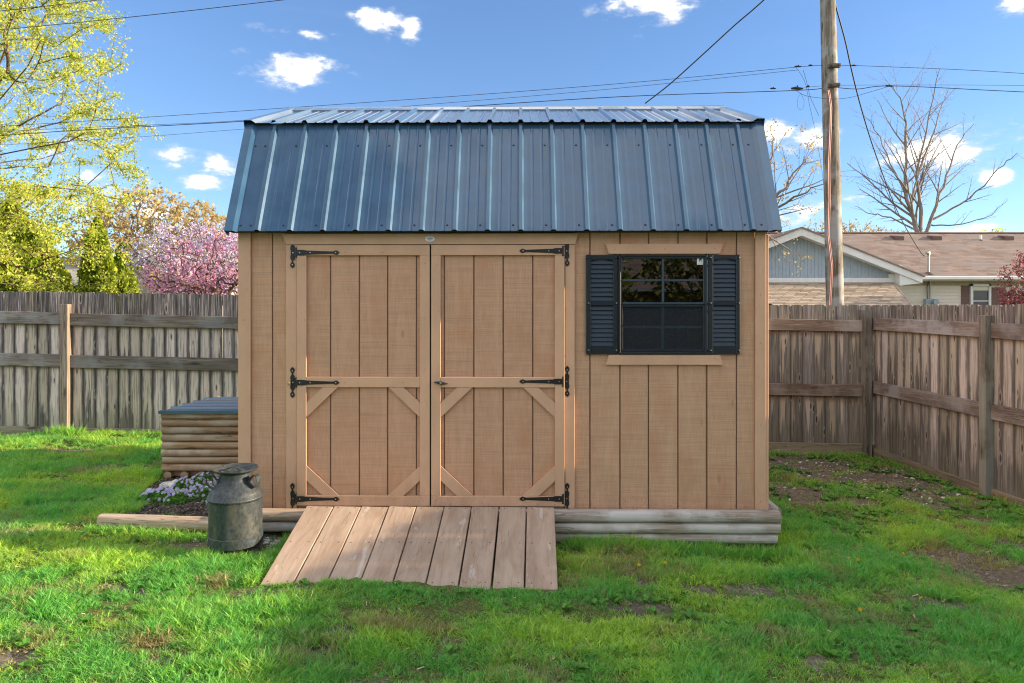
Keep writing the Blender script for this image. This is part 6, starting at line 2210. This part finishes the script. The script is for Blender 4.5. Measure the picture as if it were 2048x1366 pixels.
# bark and debris on the bare patches
xm, ym = sample(26000, -5.5, 5.2, 2.6, 8.4, rg)
km = (bare(xm, ym) > .42) & ~inside_any(xm, ym) & (rg.random(26000) < .55)
CH2 = [chip(6, M['mulch'], .022, .006), chip(7, M['mulch_pale'], .020, .005), chip(8, M['dead_leaf'], .018, .009), chip(9, M['mulch_pale'], .03, .004)]
place_flat('ground_litter', xm[km], ym[km], CH2, .5, 1.3, .004, .3)
ST = [chip(21, M['dry_straw'], .055, .003), chip(22, M['dry_straw'], .038, .003), chip(23, M['dead_leaf'], .024, .016), chip(24, M['mulch_pale'], .05, .004)]
xm, ym = sample(1500, -5.5, 5.0, 2.6, 8.3, rg)
km = in_view(xm, ym) & ~inside_any(xm, ym)
place_flat('lawn_debris', xm[km], ym[km], ST, .4, .95, .020, .45)
def dead_leaf(x, y, s, a, lab):
    poly = [(0, -.5), (.12, -.2), (.42, -.3), (.3, -.02), (.5, .22), (.18, .2), (0, .55), (-.16, .2), (-.5, .25), (-.28, .0), (-.45, -.28), (-.1, -.2)]
    mb = MB().plate([(p * s, q * s) for p, q in poly], 0, .002, 0, 'xy')
    mb.v = [(p, q, z + .25 * abs(p) + .1 * q) for p, q, z in mb.v]
    o = link('dead_leaf', mb.mesh('dead_leaf', M['dead_leaf']), None, (x, y, gz(x, y) + .02), (.3, .2, a))
    tag(o, lab, 'leaf', 'dry leaves at the foot of the side fence')
for (px, py, s, a, lab) in ((1950, 992, .085, .4, 'largest dry curled leaf beside the near fence post'), (1862, 958, .06, 2, 'small dry leaf by the side fence kickboard'), (1875, 960, .05, 4, 'smallest dry leaf next to another by the side fence')):
    x, y = ground_px(px, py)
    dead_leaf(x, y, s, a, lab)
# dandelions
dl_ = []
for (px, py) in ((1328, 1116), (1445, 1120), (1455, 1118), (1278, 1143), (1330, 1137), (1716, 1136), (1842, 1214), (1862, 1217), (1720, 1232), (1662, 1348), (1806, 1120), (12, 1012), (170, 1092), (530, 1116), (1698, 1132), (60, 1096)):
    dl_.append(ground_px(px, py + 4))
vb, hb_ = MB(), MB()
pm = []
rd = np.random.default_rng(4)
dv = MB()
for i in range(16):
    a = 2 * math.pi * i / 16
    c, s = math.cos(a), math.sin(a)
    dv.add([(0, 0, .001), (c * .008 - s * .002, s * .008 + c * .002, .004), (c * .012, s * .012, .003), (c * .008 + s * .002, s * .008 - c * .002, .004)], [(0, 1, 2, 3)])
dme = dv.mesh('dandelion_head', M['petal_yellow'])
stm = MB().tube([(0, 0, -.05), (.003, 0, -.02), (0, 0, .001)], .0015, 5).mesh('stem', M['leaf_weed'])
DL = ['dandelion just below the lowest timber, right of the ramp', 'dandelion below the middle of the right timber', 'dandelion touching another below the right timber', 'dandelion in the grass right of the ramp foot, left of a pair',
      'dandelion in the grass between the ramp and the timber end', 'dandelion right of the timber end, lower of two near the bare soil', 'left of two dandelions side by side on the right lawn', 'right of two dandelions side by side on the right lawn',
      'lone dandelion between the bare soil and the pair on the right lawn', 'dandelion nearest the bottom edge, right of centre', 'dandelion on the right lawn closest to the fence soil patch', 'dandelion at the left edge of the lawn behind the edging log',
      'dandelion in front of the edging log end', 'dandelion tucked beside the left edge of the ramp', 'dandelion right of the timber end, upper of two near the bare soil', 'dandelion on the sunlit lawn near the left edge']
for i, (x, y) in enumerate(dl_):
    d = thing('dandelion', DL[i], 'flower', (x, y, gz(x, y)), rd.random() * 6, 'dandelions dotted over the lawn')
    link('stem', stm, d, (0, 0, .048))
    link('flower_head', dme, d, (0, 0, .05), (-.5 + rd.normal() * .2, rd.normal() * .2, 0))

# ------------------------------------------------------------------ creeping phlox
def phlox(label, px, py, rx, ry, h, nfl, seed, dz=0.0):
    r = np.random.default_rng(seed)
    x, y = ground_px(px, py)
    z = gz(x, y) + dz
    t = thing('phlox_plant', label, 'flowering plant', (x, y, z), 0, 'creeping phlox in the mulch bed')
    n = 2600
    a, q = r.random(n) * 6.28, np.sqrt(r.random(n))
    lump = .8 + .4 * vnoise(a * 1.6 + seed, q * 0 + 3)
    u, v = q * np.cos(a) * lump, q * np.sin(a) * lump
    dome = np.sqrt(np.clip(1 - q ** 2, 0, 1)) * (.7 + .5 * vnoise(u * 4 + seed * 3, v * 4 + 5))
    c = np.stack([u * rx, v * ry, dome * h * (.35 + .65 * r.random(n))], 1)
    link('foliage', cards('foliage', c, (.010, .017), M['leaf_weed'], r, 2.2), t)
    # five-petalled flowers in drifts on top
    V, F, B = [], [], []
    k = 0
    while k < nfl:
        a1, q1 = r.random() * 6.28, math.sqrt(r.random()) * .98
        lump1 = .8 + .4 * float(vnoise(np.array([a1 * 1.6 + seed]), np.array([3.]))[0])
        u1, v1 = q1 * math.cos(a1) * lump1, q1 * math.sin(a1) * lump1
        if vnoise(np.array([u1 * 2.6 + seed * 7]), np.array([v1 * 2.6 + 1]))[0] < .42:
            if r.random() < .8:
                continue
        dm = math.sqrt(max(0, 1 - q1 * q1)) * (.7 + .5 * float(vnoise(np.array([u1 * 4 + seed * 3]), np.array([v1 * 4 + 5.]))[0]))
        c0 = Vector((u1 * rx, v1 * ry, dm * h + .006))
        nn = Vector((u1 * .8 + r.normal() * .3, v1 * .8 - .6 + r.normal() * .3, .9)).normalized()
        e1 = nn.cross(Vector((0, 1, .2))).normalized()
        e2 = nn.cross(e1)
        s = .0105 + .0035 * r.random()
        ph = r.random() * 6.28
        bv = r.random()
        for j in range(5):
            aa = ph + j * 2 * math.pi / 5
            d0 = e1 * math.cos(aa) + e2 * math.sin(aa)
            d1 = e1 * math.cos(aa + .5) + e2 * math.sin(aa + .5)
            d2 = e1 * math.cos(aa - .5) + e2 * math.sin(aa - .5)
            b = len(V)
            V += [tuple(c0), tuple(c0 + d1 * s * .85 + nn * .001), tuple(c0 + d0 * s * 1.15), tuple(c0 + d2 * s * .85 + nn * .001)]
            F.append((b, b + 1, b + 2, b + 3))
            B.append(bv)
        k += 1
    me = np_mesh('flowers', np.array(V), np.array(F), M['petal_blue'])
    me.attributes.new('br', 'FLOAT', 'FACE').data.foreach_set('value', np.array(B, dtype=np.float32))
    link('flowers', me, t)
phlox('wide mound of pale violet phlox, leftmost in the mulch bed', 326, 1000, .19, .14, .085, 150, 1)
phlox('green phlox mound with few flowers between two flowering ones', 352, 1006, .11, .10, .07, 16, 2)
phlox('phlox mound with flowers right under the log box', 385, 978, .17, .13, .10, 85, 3)
phlox('leafy phlox mound nearest the shed wall', 415, 968, .13, .12, .10, 45, 4)
phlox('bright violet phlox mound half hidden by the milk can', 412, 996, .14, .13, .105, 120, 5)
phlox('small phlox sprig in front of the bed by the milk can', 385, 1003, .06, .05, .045, 22, 6)
phlox('low phlox sprig at the milk can side', 424, 1012, .06, .05, .05, 14, 7)
# two fieldstones at the back of the bed
for (px, py, s, lab) in ((340, 976, .075, 'pale fieldstone left of the phlox at the box corner'), (352, 968, .05, 'smaller fieldstone against the log box corner')):
    x, y = ground_px(px, py)
    o = pebble(int(px), M['stone'], s, .7)
    COL.objects.link(o)
    o.name = 'fieldstone'
    o.location = (x, y, gz(x, y) + s * .3)
    tag(o, lab, 'stone')

# bent rod of a plant hook beyond the left fence
hk = [(440, 571), (436, 566), (438, 560), (446, 559), (450, 566), (462, 568), (478, 568), (500, 569)]
mb = MB().tube([P(a, b, 9.2) for a, b in hk], .012, 6)
tag(link('plant_hook', mb.mesh('plant_hook', M['iron'], 60)), 'dark curled metal hook just above the left fence by the shed', 'hook')
